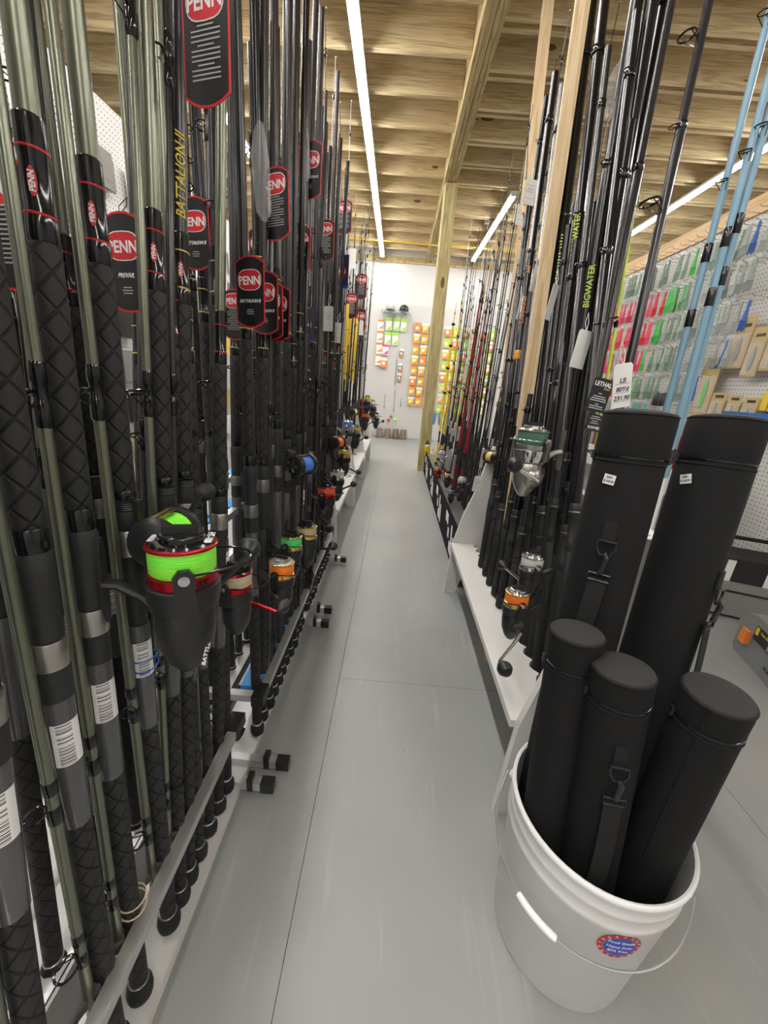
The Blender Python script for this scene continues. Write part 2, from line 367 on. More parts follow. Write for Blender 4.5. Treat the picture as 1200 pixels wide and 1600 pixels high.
for a, b, z in ((.318, .352, 3.125), (.356, .388, 3.135), (.392, .421, 3.13)):
    MB().box(a, b, Y0, 5.06, z, ZD).build('beam_ply', 'beam_wood', bm)
b2 = MB().box(.33, .385, 5.062, Y1, 3.13, ZD).build('beam', 'beam_wood', ceil)
MB().box(.392, .44, 5.062, Y1, 3.14, ZD).build('beam_ply', 'beam_wood', b2)
for yb in (3.78, 6.2): MB().box(1.0, 1.06, yb, yb+.06, ZJ+.01, ZD).build('blocking', 'joist_wood', ceil)
cb = [(XL+1, 6.86, 3.10)] + [(-3+.5*i, 6.86+.01*math.sin(i*2.1), 3.105-.008*(i % 2)) for i in range(13)] + [(4, 6.9, 3.10)]
tag(MB().tube(cb, .008, 6).build('power_cable', 'yellow_cable'), 'yellow electrical cable running across under the far ceiling joists', 'cable')

wb = MB().box(XL, XR, Y1, Y1+.1, 0, ZD).build('wall_back', 'wall_white'); struct(wb)
for k in range(-3, 4):
    a = -.62+1.22*k
    MB().box(a+.002, a+1.218, Y1-.012, Y1-.001, .02, 2.45).build('pegboard_panel', 'peg_x', wb)
MB().box(XL, XR, Y1-.035, Y1-.002, 3.1, ZJ-.002).build('ledger_board', 'beam_wood', wb)
for nm, bx in (('wall_front', (XL, XR, Y0-.1, Y0, 0, ZD)), ('wall_outer_left', (XL-.1, XL, Y0, Y1, 0, ZD)), ('wall_outer_right', (XR, XR+.1, Y0, Y1, 0, ZD))):
    struct(MB().box(*bx).build(nm, 'wall_white'))
wr = MB().box(2.212, 2.30, -.4, 4.75, 0, 2.262).build('wall_right', 'wall_white'); struct(wr)
for k in range(5):
    a = -.4+1.22*k; MB().box(2.20, 2.2115, a+.002, min(a+1.218, 4.75), .02, 2.26).build('pegboard_panel', 'peg_y', wr)
MB().box(2.185, 2.30, -.4, 4.78, 2.263, 2.375).build('top_plate', 'plate_wood', wr)
wl = MB().box(-1.80, -1.712, -.4, 6.4, 0, 2.39).build('wall_left', 'wall_white'); struct(wl)
for k in range(6):
    a = -.4+1.22*k; MB().box(-1.7115, -1.70, a+.002, min(a+1.218, 6.4), .02, 2.385).build('pegboard_panel', 'peg_y', wl)

def led(x, ya, yb, label):
    t = thing('led_batten', label, 'light', T((x, ya, 3.14)), 'ceiling LED battens')
    MB().box(-.036, .036, 0, yb-ya, .010, .033).build('housing', 'white_paint', t)
    for q in range(int((yb-ya)/.812)): MB().box(-.012, .012, .15+.812*q, .18+.812*q, .033, .0598).build('hanger', 'steel_wire', t)
    MB().prism([(-.026, .0095), (-.024, -.004), (-.014, -.012), (.014, -.012), (.024, -.004), (.026, .0095)], .004, yb-ya-.004, axis=1).build('diffuser', 'led', t)
    for q in (-.004, yb-ya+.002): MB().box(-.037, .037, q-.004, q+.004, -.014, .034).build('end_cap', 'white_paint', t)
led(-.445, -2.4, 7.75, 'long bright LED strip light running above the aisle')
led(-1.68, -2.4, 7.6, 'LED strip light seen through the rods above the left rack')
led(1.115, 5.2, 7.6, 'short LED strip light beyond the wooden post at right')
led(1.115, -2.8, -.35, 'LED strip light behind the camera over the right of the aisle')  # assumed lamp, added out of view to brighten the near floor
led(2.88, -.8, 7.5, 'LED strip light above the pegboard wall at far right')
tag(MB().box(-.07, .07, -.07, .07, 0, .10).tube([(-.05, 0, .1), (-.05, 0, .2)], .01, 6).build('ceiling_sensor', 'white_paint', None, T((2.55, 6.5, 2.95))), 'small white box hanging from the ceiling beyond the right wall', 'sensor')

post = MB().prism([(-.07, -.06), (-.06, -.07), (.06, -.07), (.07, -.06), (.07, .06), (.06, .07), (-.06, .07), (-.07, .06)], 0, 3.124, axis=2).build('wooden_post', 'post_wood', None, T((.43, 5.06, 0)) @ Matrix.Rotation(R(-.6), 4, 'Y'))
tag(post, 'square treated timber post standing at the end of the aisle beam', 'post')

# ------------------------------------------------------------------ aluminium rod racks (left)
def foam_strip(x0, x1, y0, y1, z, h, pitch, m, par, name='foam_strip'):
    """notched foam: scalloped on the aisle side where rods sit"""
    pts = []; y = y0
    while y < y1-1e-6:
        e = min(y+pitch, y1)
        for q in range(4):
            u = q/4; pts.append((x1-.016*math.sin(math.pi*u), y+(e-y)*u))
        y = e
    pts.append((x1, y1)); poly = pts+[(x0, y1), (x0, y0)]
    return MB().prism(poly, z, z+h, axis=2).build(name, m, par)
def alu_rack(x, y0, y1, z, foam, label, feet, cross_near):
    t = thing('rod_rack', label, 'rack', T((0, 0, 0)), 'aluminium rod racks')
    MB().box(x-.011, x+.011, y0+.03, y1-.03, z-.011, z+.011).build('front_rail', 'aluminium', t)
    foam_strip(x-.075, x-.012, y0+.03, y1-.03, z-.009, .016, .051, foam, t)
    MB().box(x-.075, x-.070, y0+.03, y1-.03, z-.012, z+.009).build('foam_backing', 'aluminium', t)
    for yy in (y0, y1):
        MB().box(x-.022, x+.013, yy-.018 if yy == y0 else yy-.04, yy+.04 if yy == y0 else yy+.018, z-.018, z+.014).build('corner_bracket', 'plastic_black', t)
        MB().box(x-.36, x-.02, yy-.01, yy+.012, z-.011, z+.011).build('cross_rail', 'aluminium', t)
        # upright leg with slanted plastic foot joint
        MB().box(x-.20, x-.178, yy-.011, yy+.011, .046, .84).build('upright', 'aluminium', t)
        MB().bar((x-.19, yy, .12), (x-.06, yy, .045), .024, .03).build('foot_joint', 'plastic_black', t)
    for yy in feet:
        f = MB().box(x-.36, x+.065, yy-.011, yy+.011, .019, .043).build('foot', 'aluminium', t)
        MB().box(x+.065, x+.10, yy-.0135, yy+.0135, .0155, .0465).build('end_cap', 'plastic_black', f)
        MB().box(x+.03, x+.045, yy-.013, yy+.013, .017, .06).build('clip', 'plastic_black', f)
    for (xx, zz, fm) in ((x-.20, z+.43, foam), (x-.37, z, 'foam_grey'), (x-.37, z+.43, 'foam_blue')):
        MB().box(xx-.011, xx+.011, y0, y1, zz-.011, zz+.011).build('rear_rail', 'aluminium', t)
        foam_strip(xx-.06, xx-.012, y0+.03, y1-.03, zz-.009, .016, .051, fm, t)
    MB().box(x-.20, x-.16, y0, y1, .024, .055).build('base_rail', 'aluminium', t)
    MB().box(x-.158, x-.135, y0, y1, .024, .05).build('base_channel', 'plastic_black', t)
    return t
ZR = .215
alu_rack(-.340, -.30, .76, ZR, 'foam_grey', 'nearest aluminium rod rack with grey foam notches', (.735,), True)
alu_rack(-.317, .865, 1.50, .195, 'foam_blue', 'aluminium rod rack with bright blue foam notches', (.80, 1.47), True)
alu_rack(-.322, 1.545, 2.16, .20, 'foam_grey', 'far aluminium rod rack ending at the white wooden racks', (1.58, 2.13), False)
bb = MB().box(-.95, -.332, -.5, 2.18, 0.0005, .0185).build('base_board', 'white_paint')
tag(bb, 'long white painted board on the floor under the aluminium rod racks', 'board')

# ------------------------------------------------------------------ white wooden racks
def white_rack(y0, y1, side, xf, label, depth=.40, kick=False):
    t = thing('wooden_rack', label, 'rack', T((0, 0, 0)), 'white wooden rod racks')
    s = side
    prof = [(xf, 0), (xf+.012, .30), (xf+.045, .46), (xf+.085, .58), (xf+.12, .74), (xf+.14, .82), (xf+depth, .82), (xf+depth, 0), (xf+.19, 0), (xf+.11, .20), (xf+.06, 0)]
    for yy in (y0, y1-.022):
        MB().prism([(s*a, b) for a, b in prof], yy, yy+.022, axis=1).build('end_panel', 'white_paint', t)
    nn = []
    yy = y0+.024; pitch = .06; xb = xf+.135
    while yy < y1-.03:
        e = min(yy+pitch, y1-.024)
        for q in range(4): nn.append((s*(xb-.02*math.sin(math.pi*q/4)), yy+(e-yy)*q/4))
        yy = e
    nn.append((s*xb, yy))
    MB().prism([(s*xf, y0+.024)]+nn+[(s*xf, yy)], .278, .30, axis=2).build('notched_shelf', 'white_paint', t)
    MB().box(*sorted((s*(xf+depth-.03), s*(xf+depth-.002))), y0+.022, y1-.022, .76, .80).build('upper_rail', 'white_paint', t)
    MB().box(*sorted((s*(xf+depth-.02), s*(xf+depth))), y0+.022, y1-.022, .20, .42).build('back_rail', 'white_paint', t)
    return t
white_rack(.735, 1.915, 1, .355, 'white wooden rod rack behind the bucket on the right', .27)
white_rack(2.24, 3.28, -1, .30, 'nearest white wooden rod rack on the left, past the aluminium racks')
white_rack(3.32, 4.36, -1, .295, 'middle white wooden rod rack on the left')
white_rack(4.40, 5.50, -1, .30, 'farthest white wooden rod rack on the left')

# display plinth with the black logo board (right)
t = thing('display_plinth', 'low dark-topped plinth with a black logo board, behind the right rack', 'plinth', T((0, 0, 0)))
MB().box(.447, .95, 2.0, 4.93, .02, .235).build('plinth_body', 'plastic_black', t)
MB().box(.447, .95, 2.0, 4.93, .2355, .25).build('shelf_top', 'alu_dark', t)
lb = MB().box(.436, .446, 1.96, 4.95, .003, .27).build('logo_board', 'board_black', t)
for k in range(4):
    y = 2.18+.72*k; s = 1.0
    def par(a, b, c, d, sk=.06): return [(y+a+sk*c/.2, c), (y+b+sk*c/.2, c), (y+b+sk*d/.2, d), (y+a+sk*d/.2, d)]
    lg = MB()
    lg.prism(par(.30, .42, .17, .235), .4335, .4358, axis=0)
    lg.prism(par(.02, .06, .04, .17), .4335, .4358, axis=0)
    lg.prism(par(.10, .14, .04, .22), .4335, .4358, axis=0)
    lg.prism(par(.14, .20, .04, .10), .4335, .4358, axis=0)
    lg.prism(par(.24, .29, .10, .16), .4335, .4358, axis=0)
    lg.build('logo_mark', 'print_white', lb)
# ------------------------------------------------------------------ fishing rods
def guide_mesh(rr, off, m='gloss_black', legs=True):
    """one line guide: ring held off the blank on a wire frame; blank axis = z, guide towards +x"""
    def mk():
        b = MB(); c = off+rr
        b.torus((c, 0, 0), rr, max(.0009, rr*.13), (.25, 0, 1), 16, 5)
        if legs:
            w = max(.0007, rr*.07)
            b.tube([(.003, 0, -rr*2.2), (off*.6, rr*.5, -rr*.9), (c, rr*.98, 0)], w, 5)
            b.tube([(.003, 0, -rr*2.2), (off*.6, -rr*.5, -rr*.9), (c, -rr*.98, 0)], w, 5)
            b.tube([(.003, 0, rr*1.3), (off*.8, 0, 0), (off+rr*.1, 0, 0)], w, 5)
        return b.mesh('guide', m)
    return cached(('g', round(rr, 4), round(off, 4), m, legs), mk)
def seg_mesh(name, prof, m, n=12, sharp=38):
    return cached(('s', tuple((round(a, 5), round(b, 5)) for a, b in prof), m, n), lambda: MB().lathe(prof, n).mesh(name, m, sharp))
def cyl(z0, z1, r0, r1=None):
    r1 = r0 if r1 is None else r1; c = min(.0015, (z1-z0)/4)
    return [(r0-.0008, z0), (r0, z0+c), (r1, z1-c), (r1-.0008, z1)]
def xcyl(z0, z1, r0, r1, k=7):
    return [(r0-.001, z0)]+[(r0+(r1-r0)*i/k, z0+.002+(z1-z0-.004)*i/k) for i in range(k+1)]+[(r1-.001, z1)]
BUTT = [(0, 0), (.012, .001), (.0195, .009), (.021, .02), (.020, .032), (.0165, .040), (.0150, .044)]
def badge():
    b = MB(); n = 14; vs = [(.0127, 0, 1.214)]
    for i in range(n):
        a = 2*math.pi*i/n; th = .30*math.cos(a); vs.append((.0127*math.cos(th), .0127*math.sin(th), 1.214+.0125*math.sin(a)))
    b.add(vs, [(0, i+1, (i+1) % n+1) for i in range(n)]); return b.mesh('brand_badge', 'card_red')
LAST = {}; RODM = {}
def surf_rod(base, top_dir, spin, label, group=None, pal='sage', L=2.0, tip=True, seat='A', near=False, tip_side=1, tiplen=1.75, sleeve=True, tip_m=None, tip_off=None):
    """two-piece surf rod standing on its butt; the tip section is strapped alongside"""
    blank, trim, hood = {'sage': ('sage', 'red_trim', 'gunmetal'), 'graphite': ('graphite', 'gold_trim', 'alu_dark'), 'black': ('black_blank', 'gold_trim', 'seat_black')}[pal]
    M = frame(base, top_dir) @ Matrix.Rotation(spin, 4, 'Z')
    if not near: M = M @ Matrix.Diagonal((1, 1, random.uniform(.88, 1.06), 1))
    LAST['M'] = M
    t = thing('surf_rod', label, 'fishing rod', M, group)
    n = 20 if near else 10
    bc = ob('butt_cap', seg_mesh('butt_cap', BUTT, 'rubber', n), t)
    ob('trim_ring', seg_mesh('trim_ring', cyl(.044, .047, .0158), 'aluminium' if pal != 'sage' else 'gunmetal', n), bc)
    ob('rear_grip', seg_mesh('rear_grip', xcyl(.047, .56, .0142, .0138), 'xgrip', n), t)
    if sleeve:
        sl = ob('clear_sleeve', seg_mesh('clear_sleeve', cyl(.50, .688, .0152), 'clear_sleeve', n), t)
        if near or random.random() < .3: ob('barcode_label', cached(('bc', n), lambda: MB().lathe([(.0156, .60), (.0156, .66)], 10, None, -1.0, 1.0).mesh('barcode_label', 'barcode')), sl)
    else: ob('lower_blank', seg_mesh('lower_blank', cyl(.56, .688, .0128), 'seat_black', n), t)
    if seat == 'A':
        ob('lower_hood', seg_mesh('lower_hood', [(.014, .688), (.0165, .69), (.0165, .725), (.017, .727), (.017, .757), (.0155, .76)], 'seat_black', n), t)
        ob('hood_ring', seg_mesh('hood_ring', cyl(.73, .765, .0174), hood, n), t)
        ob('reel_seat', seg_mesh('reel_seat', [(.015, .766), (.0152, .80), (.0165, .84), (.0168, .862), (.0145, .868)], 'seat_black', n), t)
    else:
        ob('hood_ring', seg_mesh('hood_ring', cyl(.80, .838, .0174), hood, n), t)
        ob('reel_seat', seg_mesh('reel_seat', [(.013, .689), (.0145, .695), (.0148, .79), (.0155, .799)], 'seat_black', n), t)
        ob('lock_nut', seg_mesh('lock_nut', [(.0158, .839), (.0172, .842), (.0164, .862), (.0160, .866)], 'seat_black', n), t)
        ob('thread', seg_mesh('thread', [(p, .866+.0028*i+dz) for i in range(5) for p, dz in ((.0148, 0), (.0156, .001), (.0156, .0018))], 'plastic_black', n, 60), t)
    ob('collar', seg_mesh('collar', cyl(.882 if seat != 'A' else .868, .894, .0152), 'gloss_black', n), t)
    ob('fore_grip', seg_mesh('fore_grip', xcyl(.894, 1.165, .0146, .0136), 'xgrip', n), t)
    wd = ob('thread_winding', seg_mesh('thread_winding', [(.0125, 1.165), (.0135, 1.168), (.0132, 1.19), (.0122, 1.192), (.012, 1.235), (.0126, 1.238), (.0122, 1.268), (.0105, 1.27)], 'gloss_black', n), t)
    for zz in (1.187, 1.241): ob('trim_ring', seg_mesh('trim_ring', cyl(zz, zz+.003, .0137 if zz < 1.2 else .0130), trim, n), wd)
    ob('blank', seg_mesh('blank', [(.0103, 1.265), (.0100, 1.5), (.0090, L-.02), (.0090, L), (.0082, L)], blank, n), t)
    if near or random.random() < .3:
        a = {'sage': -.5, 'graphite': -.5}.get(pal, 0)
        ov = ob('brand_badge', cached('ovalbadge', lambda: badge()), t, Matrix.Rotation(a, 4, 'Z'))
        if near: ob('lettering', text_mesh('PENN', .0068, 'print_white', .0002), ov, T((.0131, 0, 1.214)) @ Matrix.Rotation(R(90), 4, 'Y') @ Matrix.Rotation(R(180), 4, 'Z'))
    if tip:
        tm = tip_m or blank
        an = tip_side; ox, oy = .021*math.cos(an), .021*math.sin(an)
        if tip_off: ox, oy = tip_off
        tp = ob('tip_section', seg_mesh('tip_section', [(.0068, .10), (.0072, .102), (.0066, .9), (.0050, tiplen), (.0045, tiplen+.001)], tm, 10), t, T((ox, oy, 0)))
        for zz, rr in ((.30, .013), (.62 if not near else .56, .010), (1.02, .016), (1.48, .012)):
            if zz > tiplen: continue
            ob('guide', guide_mesh(rr, .008), tp, T((0, 0, zz)) @ Matrix.Rotation(an+random.uniform(-.5, .5), 4, 'Z'))
            ob('guide_wrap', seg_mesh('guide_wrap', [(.0060, -.034), (.0080, -.030), (.0078, -.008), (.0066, -.006), (.0066, .012), (.0078, .014), (.0076, .03), (.006, .034)], 'gloss_black', 10), tp, T((0, 0, zz)))
    return t
def rubber_band(M, label, zs, rx, ry, m='band'):
    t = thing('rubber_band', label, 'rubber band', M)
    for k, z in enumerate(zs):
        MB().tube([(rx*math.cos(a*.3927)+.008, ry*math.sin(a*.3927)+.003, z+.004*math.sin(a*.3927+k)) for a in range(16)], .0011, 6, closed=True).build('band_loop', m, t)
LEAN = .10
def up_dir(lx, ly): return Vector((lx, ly, 1)).normalized()

ORD = ['first', 'second', 'third', 'fourth', 'fifth', 'sixth', 'seventh', 'eighth', 'ninth', 'tenth', 'eleventh', 'twelfth', 'thirteenth', 'fourteenth', 'fifteenth', 'sixteenth', 'seventeenth', 'eighteenth', 'nineteenth', 'twentieth']
def nth(k, text): return '%s %s, counted from the camera' % (ORD[k], text)
RODS = {}     # rod matrices remembered for the reels
def base_from(p_lo, p_hi, X, zb=.02):
    """axis of a rod standing in the plane x = X from two sightings along it"""
    a = at_x(*p_lo, X); b = at_x(*p_hi, X); d = (b-a).normalized()
    if d.z < 0: d = -d
    return a + d*((zb-a.z)/d.z), d
# nearest row, standing in the first aluminium rack
near_rods = [
 ('Z', (38, 1545), (-60, 900), 'sage', 'A', 'sage surf rod standing nearest the camera, barcode label low on its sleeve', -1.2),
 ('B', (107, 1187), (0, 560), 'sage', 'A', 'sage surf rod second from the camera, thin tip section strapped by rubber bands', 2.4),
 ('A', (165, 1125), (20, 0), 'sage', 'A', 'thick sage surf rod carrying the big green-line spinning reel', 2.6),
 ('C', (200, 830), (112, 0), 'sage', 'B', 'thick sage surf rod with red badge, holding the overhead reel', 2.2),
 ('D', (270, 1120), (226, 0), 'sage', 'B', 'sage surf rod just left of the yellow-lettered dark rod', 1.9),
 ('E', (287, 750), (278, 0), 'graphite', 'B', 'dark grey surf rod with yellow lettering down its blank', 2.6),
]
for k, p0, p1, pal, seat, lab, ts in near_rods:
    b, d = base_from(p0, p1, -.362)
    RODS[k] = surf_rod(b, d, R(-35), lab, 'near surf rods', pal, 2.25, True, seat, True, -1.1, 1.9, tip_off=(.025*math.cos(-1.1), .025*math.sin(-1.1)))
    RODM[k] = LAST['M']
ob('lettering', text_mesh('BATTALION II', .0185, 'print_yellow', .0002, .3), RODS['E'], Matrix.Rotation(R(-20), 4, 'Z') @ T((.0107, 0, 1.345)) @ Matrix.Rotation(R(90), 4, 'Y') @ Matrix.Rotation(R(180), 4, 'Z') @ Matrix.Rotation(R(0), 4, 'X'))
for k, z in (('A', 1.5), ('C', 1.45)):
    ob('lettering', text_mesh('PREVAIL', .02, 'print_white', .0002, .3), RODS[k], Matrix.Rotation(R(25), 4, 'Z') @ T((.0107, 0, z)) @ Matrix.Rotation(R(90), 4, 'Y') @ Matrix.Rotation(R(180), 4, 'Z'))
# rest of the first rack
i = 0
y = .565
while y < .76:
    surf_rod(Vector((-.362, y, .02)), up_dir(random.uniform(-.012, .012), .12+random.uniform(-.03, .03)), R(-35), nth(i, ('dark grey' if i % 2 else 'olive grey')+' surf rod after the yellow-lettered rod, nearest rack'),
             'rods at the end of the nearest rack', 'graphite' if i % 2 else 'sage', 2.05, True, 'B', False, 2.2+.3*i, 1.6+.1*i)
    y += .05; i += 1
# row behind it
for k in range(13):
    y = .08+.058*k
    surf_rod(Vector((-.525, y, .02)), up_dir(random.uniform(-.02, .02), .10+random.uniform(-.03, .03)), R(-30+random.uniform(-20, 20)), nth(k, 'surf rod in the back row of the nearest rack'), 'second row rods, nearest rack', ('sage', 'graphite')[k % 3 > 0], 1.75+random.uniform(0, .35), k % 2 == 0, 'AB'[k % 2], False, 2+k, 1.5+random.uniform(-.2, .2))
# second rack, front row and row behind
def row(x, y0, y1, step, label, group, z=.02, lean=.05, pal=None, seat='AB', zt=(1.75, 2.35), tipp=.55, jit=.012):
    y = y0; k = 0; out = []
    while y < y1:
        p = (pal or ('graphite', 'graphite', 'black'))[k % 3]
        out.append(surf_rod(Vector((x+random.uniform(-jit, jit)*.4, y, z)), up_dir(random.uniform(-jit, jit), lean+random.uniform(-.025, .025)), R(-40+random.uniform(-15, 15)), nth(k, label), group, p, random.uniform(*zt), random.random() < tipp, seat[k % len(seat)], False, random.uniform(1, 4), random.uniform(1.4, 2.0), sleeve=(k % 2 == 0)))
        y += step; k += 1
    return out
row2 = row(-.340, .895, 1.50, .051, 'dark surf rod standing in the blue-foam aluminium rack', 'rods in the blue foam rack')
row3 = row(-.345, 1.575, 2.14, .051, 'dark surf rod standing in the far aluminium rack', 'rods in the far aluminium rack')
row(-.515, .90, 2.12, .075, 'dark surf rod in the row behind the blue-foam rack', 'second row rods, blue foam rack', tipp=.3)

# slim rods ---------------------------------------------------------
def slim_rod(base, d, spin, label, group, blank='black_blank', grip='rubber', L=2.3, guides=4, r=.006, sleeve=None, gm='gloss_black', seat_z=.55, handle=True, bands=None, name='fishing_rod', cat='fishing rod', fg=.22):
    M = frame(base, d) @ Matrix.Rotation(spin, 4, 'Z')
    t = thing(name, label, cat, M, group)
    L = round(L, 1)
    if handle:
        ob('butt_cap', seg_mesh('butt_cap', [(0, 0), (.011, .001), (.0145, .006), (.0145, .03), (.0125, .035)], 'rubber', 8), t)
        ob('rear_grip', seg_mesh('rear_grip', [(.0115, .035), (.012, .06), (.0105, .25), (.012, seat_z-.06), (.0095, seat_z-.055)], grip, 8), t)
        ob('reel_seat', seg_mesh('reel_seat', [(.0095, seat_z-.055), (.0105, seat_z-.05), (.0105, seat_z-.02), (.009, seat_z-.018), (.009, seat_z+.04), (.011, seat_z+.042), (.011, seat_z+.07)], 'plastic_black', 8), t)
        ob('fore_grip', seg_mesh('fore_grip', [(.0105, seat_z+.07), (.0118, seat_z+.1), (.0095, seat_z+.07+fg), (r, seat_z+.075+fg)], grip, 8), t)
        z0 = seat_z+.075+fg
    else: z0 = .0
    ob('blank', seg_mesh('blank', [(r*.9, z0), (r, z0+.002), (r*.75, z0+(L-z0)*.5), (max(.0011, r*.3), L)], blank, 8), t)
    for k in range(guides):
        u = (k+.6)/guides; zz = z0+(L-z0)*u**.8
        if zz > L-.02: zz = L-.03
        rr = .0135*(1-u)+.0035
        ob('guide', guide_mesh(round(rr, 3), .006, gm), t, T((0, 0, zz)))
        ob('guide_wrap', seg_mesh('guide_wrap', [(r*.5, -.026), (r*1.05, -.022), (r*1.05, -.005), (r*.6, -.003)], 'gloss_black', 8), t, T((0, 0, zz)))
    ob('tip_top', guide_mesh(.003, .001, 'chrome', False), t, T((0, 0, L)))
    if sleeve: ob('label_sleeve', seg_mesh('label_sleeve', cyl(sleeve[0], sleeve[1], r+.006), sleeve[2], 8), t)
    for bz, bmn in (bands or []): ob('colour_band', seg_mesh('colour_band', cyl(bz, bz+.04, r+.004), bmn, 8), t)
    return t
# far left wooden racks: three rows deep
k = 0
y = 2.29
while y < 5.45:
    for rx in (-.43, -.52, -.62):
        if random.random() < .12: continue
        p = random.random(); yy = y+random.uniform(-.02, .02); far = yy > 3.3
        d = up_dir(random.uniform(-.02, .03), random.uniform(-.03, .05))
        rack = 'nearest' if yy < 3.3 else ('middle' if yy < 4.38 else 'farthest')
        if rx == -.43 and yy < 3.2 and k % 2 == 0:
            surf_rod(Vector((rx, yy, .01)), d, R(-40), 'dark surf rod standing in the nearest white wooden rack on the left', 'surf rods in the nearest left wooden rack', 'black' if k % 4 else 'graphite', random.uniform(1.8, 2.4), False, 'B', sleeve=False)
        elif 2.9 < yy < 4.0 and p < .45:
            slim_rod(Vector((rx, yy, .01)), d, R(-60), 'black rod with a yellow printed sleeve in the left wooden racks', 'yellow sleeved rods', L=random.uniform(1.7, 2.3), guides=3, sleeve=(.95+.45*random.random(), 1.6, 'pack_yellow'))
        elif yy > 4.2 and p < .12:
            slim_rod(Vector((rx, yy, .01)), d, R(-60), 'black rod with a wine red fore grip in the farthest left wooden rack', 'red gripped rods', grip='wine_blank', L=random.uniform(2, 2.8), guides=4)
        else:
            slim_rod(Vector((rx, yy, .01)), d, R(-60+random.uniform(-30, 30)), 'slim black rod standing in the %s white wooden rack on the left' % rack, 'slim rods in the %s left wooden rack' % rack, blank=random.choice(['black_blank', 'graphite', 'black_blank', 'silver_tube']), L=random.uniform(1.9, 2.75), guides=4)
    y += .085; k += 1

# right rack: thick telescopic and surf rods -----------------------------------
def tele_rod(base, d, spin, label, group, L=2.2, r=.016, col_='black_blank', grip='rubber', gz=(.10, .60), words=None, wm='print_yellow', wz=1.35, rings=(), rm='gold_trim', hood=True, down=False, tsz=1.2):
    """thick multi-section rod: stepped blank sections, grip, clamp seat and guides on the collars"""
    M = frame(base, d) @ Matrix.Rotation(spin, 4, 'Z'); t = thing('telescopic_rod', label, 'fishing rod', M, group)
    ob('butt_cap', seg_mesh('butt_cap', [(0, 0), (r*.8, .001), (r*1.15, .008), (r*1.15, .04), (r, .045)], 'rubber', 12), t)
    ob('rear_grip', seg_mesh('rear_grip', xcyl(.045, gz[1], r*1.06, r*1.06, 3), grip, 12), t)
    if hood:
        ob('reel_seat', seg_mesh('reel_seat', [(r, gz[1]), (r*1.15, gz[1]+.004), (r*1.15, gz[1]+.03), (r*1.02, gz[1]+.033), (r*1.02, gz[1]+.1), (r*1.2, gz[1]+.103), (r*1.2, gz[1]+.13), (r, gz[1]+.135)], 'seat_black', 12), t)
        ob('hood_ring', seg_mesh('hood_ring', cyl(gz[1]+.108, gz[1]+.114, r*1.22), 'gunmetal', 12), t)
    z0 = gz[1]+.135
    ob('blank', seg_mesh('blank', [(r, z0), (r, L*.72), (r*.86, L*.72+.003), (r*.82, L), (r*.6, L+.001)], col_, 12), t)
    for q, zz in enumerate((L*.72, L*.93)):
        ob('guide_collar', seg_mesh('guide_collar', cyl(zz-.010, zz+.010, r*1.04), 'gloss_black', 12), t)
        ob('guide', guide_mesh((.011, .008)[q], r*.7, 'gloss_black'), t, T((0, 0, zz)))
    for zz in rings: ob('colour_band', seg_mesh('colour_band', cyl(zz, zz+.022, r*1.05), rm, 12), t)
    if words == 'marks':       # print too small to read: a run of tiny strokes
        b = MB()
        for q in range(18):
            if q % 6 != 5: b.box(r+.0001, r+.0008, -.0030-.001*(q % 3), .0030, wz-.09+.010*q, wz-.09+.010*q+.004)
        b.build('small_print', wm, t, Matrix.Rotation(R(25), 4, 'Z'))
    elif words:
        for q, wd_ in enumerate(words.split('|')):
            ob('lettering', text_mesh(wd_, r*tsz, wm, .0002, .1), t, Matrix.Rotation(R(25), 4, 'Z') @ T((r+.0006, 0, wz+.16*q)) @ Matrix.Rotation(R(90), 4, 'Y') @ Matrix.Rotation(R(90 if not down else -90)*1, 4, 'Z') @ Matrix.Rotation(R(90), 4, 'Z'))
    return t
SPR = R(215)
def tr(p_lo, p_hi, X, *a, **k):
    b, d = base_from(p_lo, p_hi, X, .012); return tele_rod(b, d, SPR, *a, **k)
tr((752, 850), (838, 260), .52, 'black rod with two amber rings low on its grip, right rack', None, L=2.25, r=.012, rings=(.62, .67, 1.02, 1.07), rm='amber_grip')
tr((770, 850), (855, 210), .52, 'black rod with orange lettering and a yellow ring', None, L=2.3, r=.016, words='SIDEWINDER|PPT', wm='print_orange', wz=1.42, down=True, rings=(1.22, 1.235), rm='amber_grip', grip='seat_black')
tr((788, 870), (874, 180), .52, 'black rod with small yellow lettering beside the orange-lettered rod', None, L=2.2, r=.017, words='marks', wz=1.5, grip='seat_black', col_='graphite')
tr((812, 900), (905, 170), .53, 'black rod with pale lettering right of the pine stud', None, L=2.35, r=.017, words='marks', wm='print_lime', wz=1.55)
tr((838, 900), (930, 120), .53, 'black rod with large lime lettering behind the white price card', None, L=2.3, r=.019, words='BIGWATER', wm='print_lime', wz=1.6, grip='seat_black')
tr((855, 860), (985, 60), .53, 'thick black rod carrying the big silver reel', None, L=2.35, r=.019, words='BIGWATER', wm='print_lime', wz=1.38, gz=(.1, .78))
tr((880, 850), (1003, 100), .56, 'thick glossy black rod tied with white cord', None, L=2.3, r=.019, gz=(.1, .70))
tr((862, 950), (975, 150), .60, 'glossy black rod behind the tied rods, right rack', None, L=2.1, r=.017, gz=(.1, .62))
for j in range(16):
    y = .84+.066*j
    tele_rod(Vector((.525+random.uniform(-.006, .006), y, .012)), up_dir(random.uniform(-.01, .01), .23-.006*j+random.uniform(-.02, .02)), SPR+random.uniform(-.3, .3), nth(j, 'black rod in the front row of the right wooden rack'), 'front row of black rods, right rack', L=random.uniform(1.5, 2.2), r=random.choice([.011, .013, .015]), col_=random.choice(['black_blank', 'black_blank', 'graphite']), grip=random.choice(['rubber', 'seat_black']), gz=(.1, random.uniform(.5, .75)))
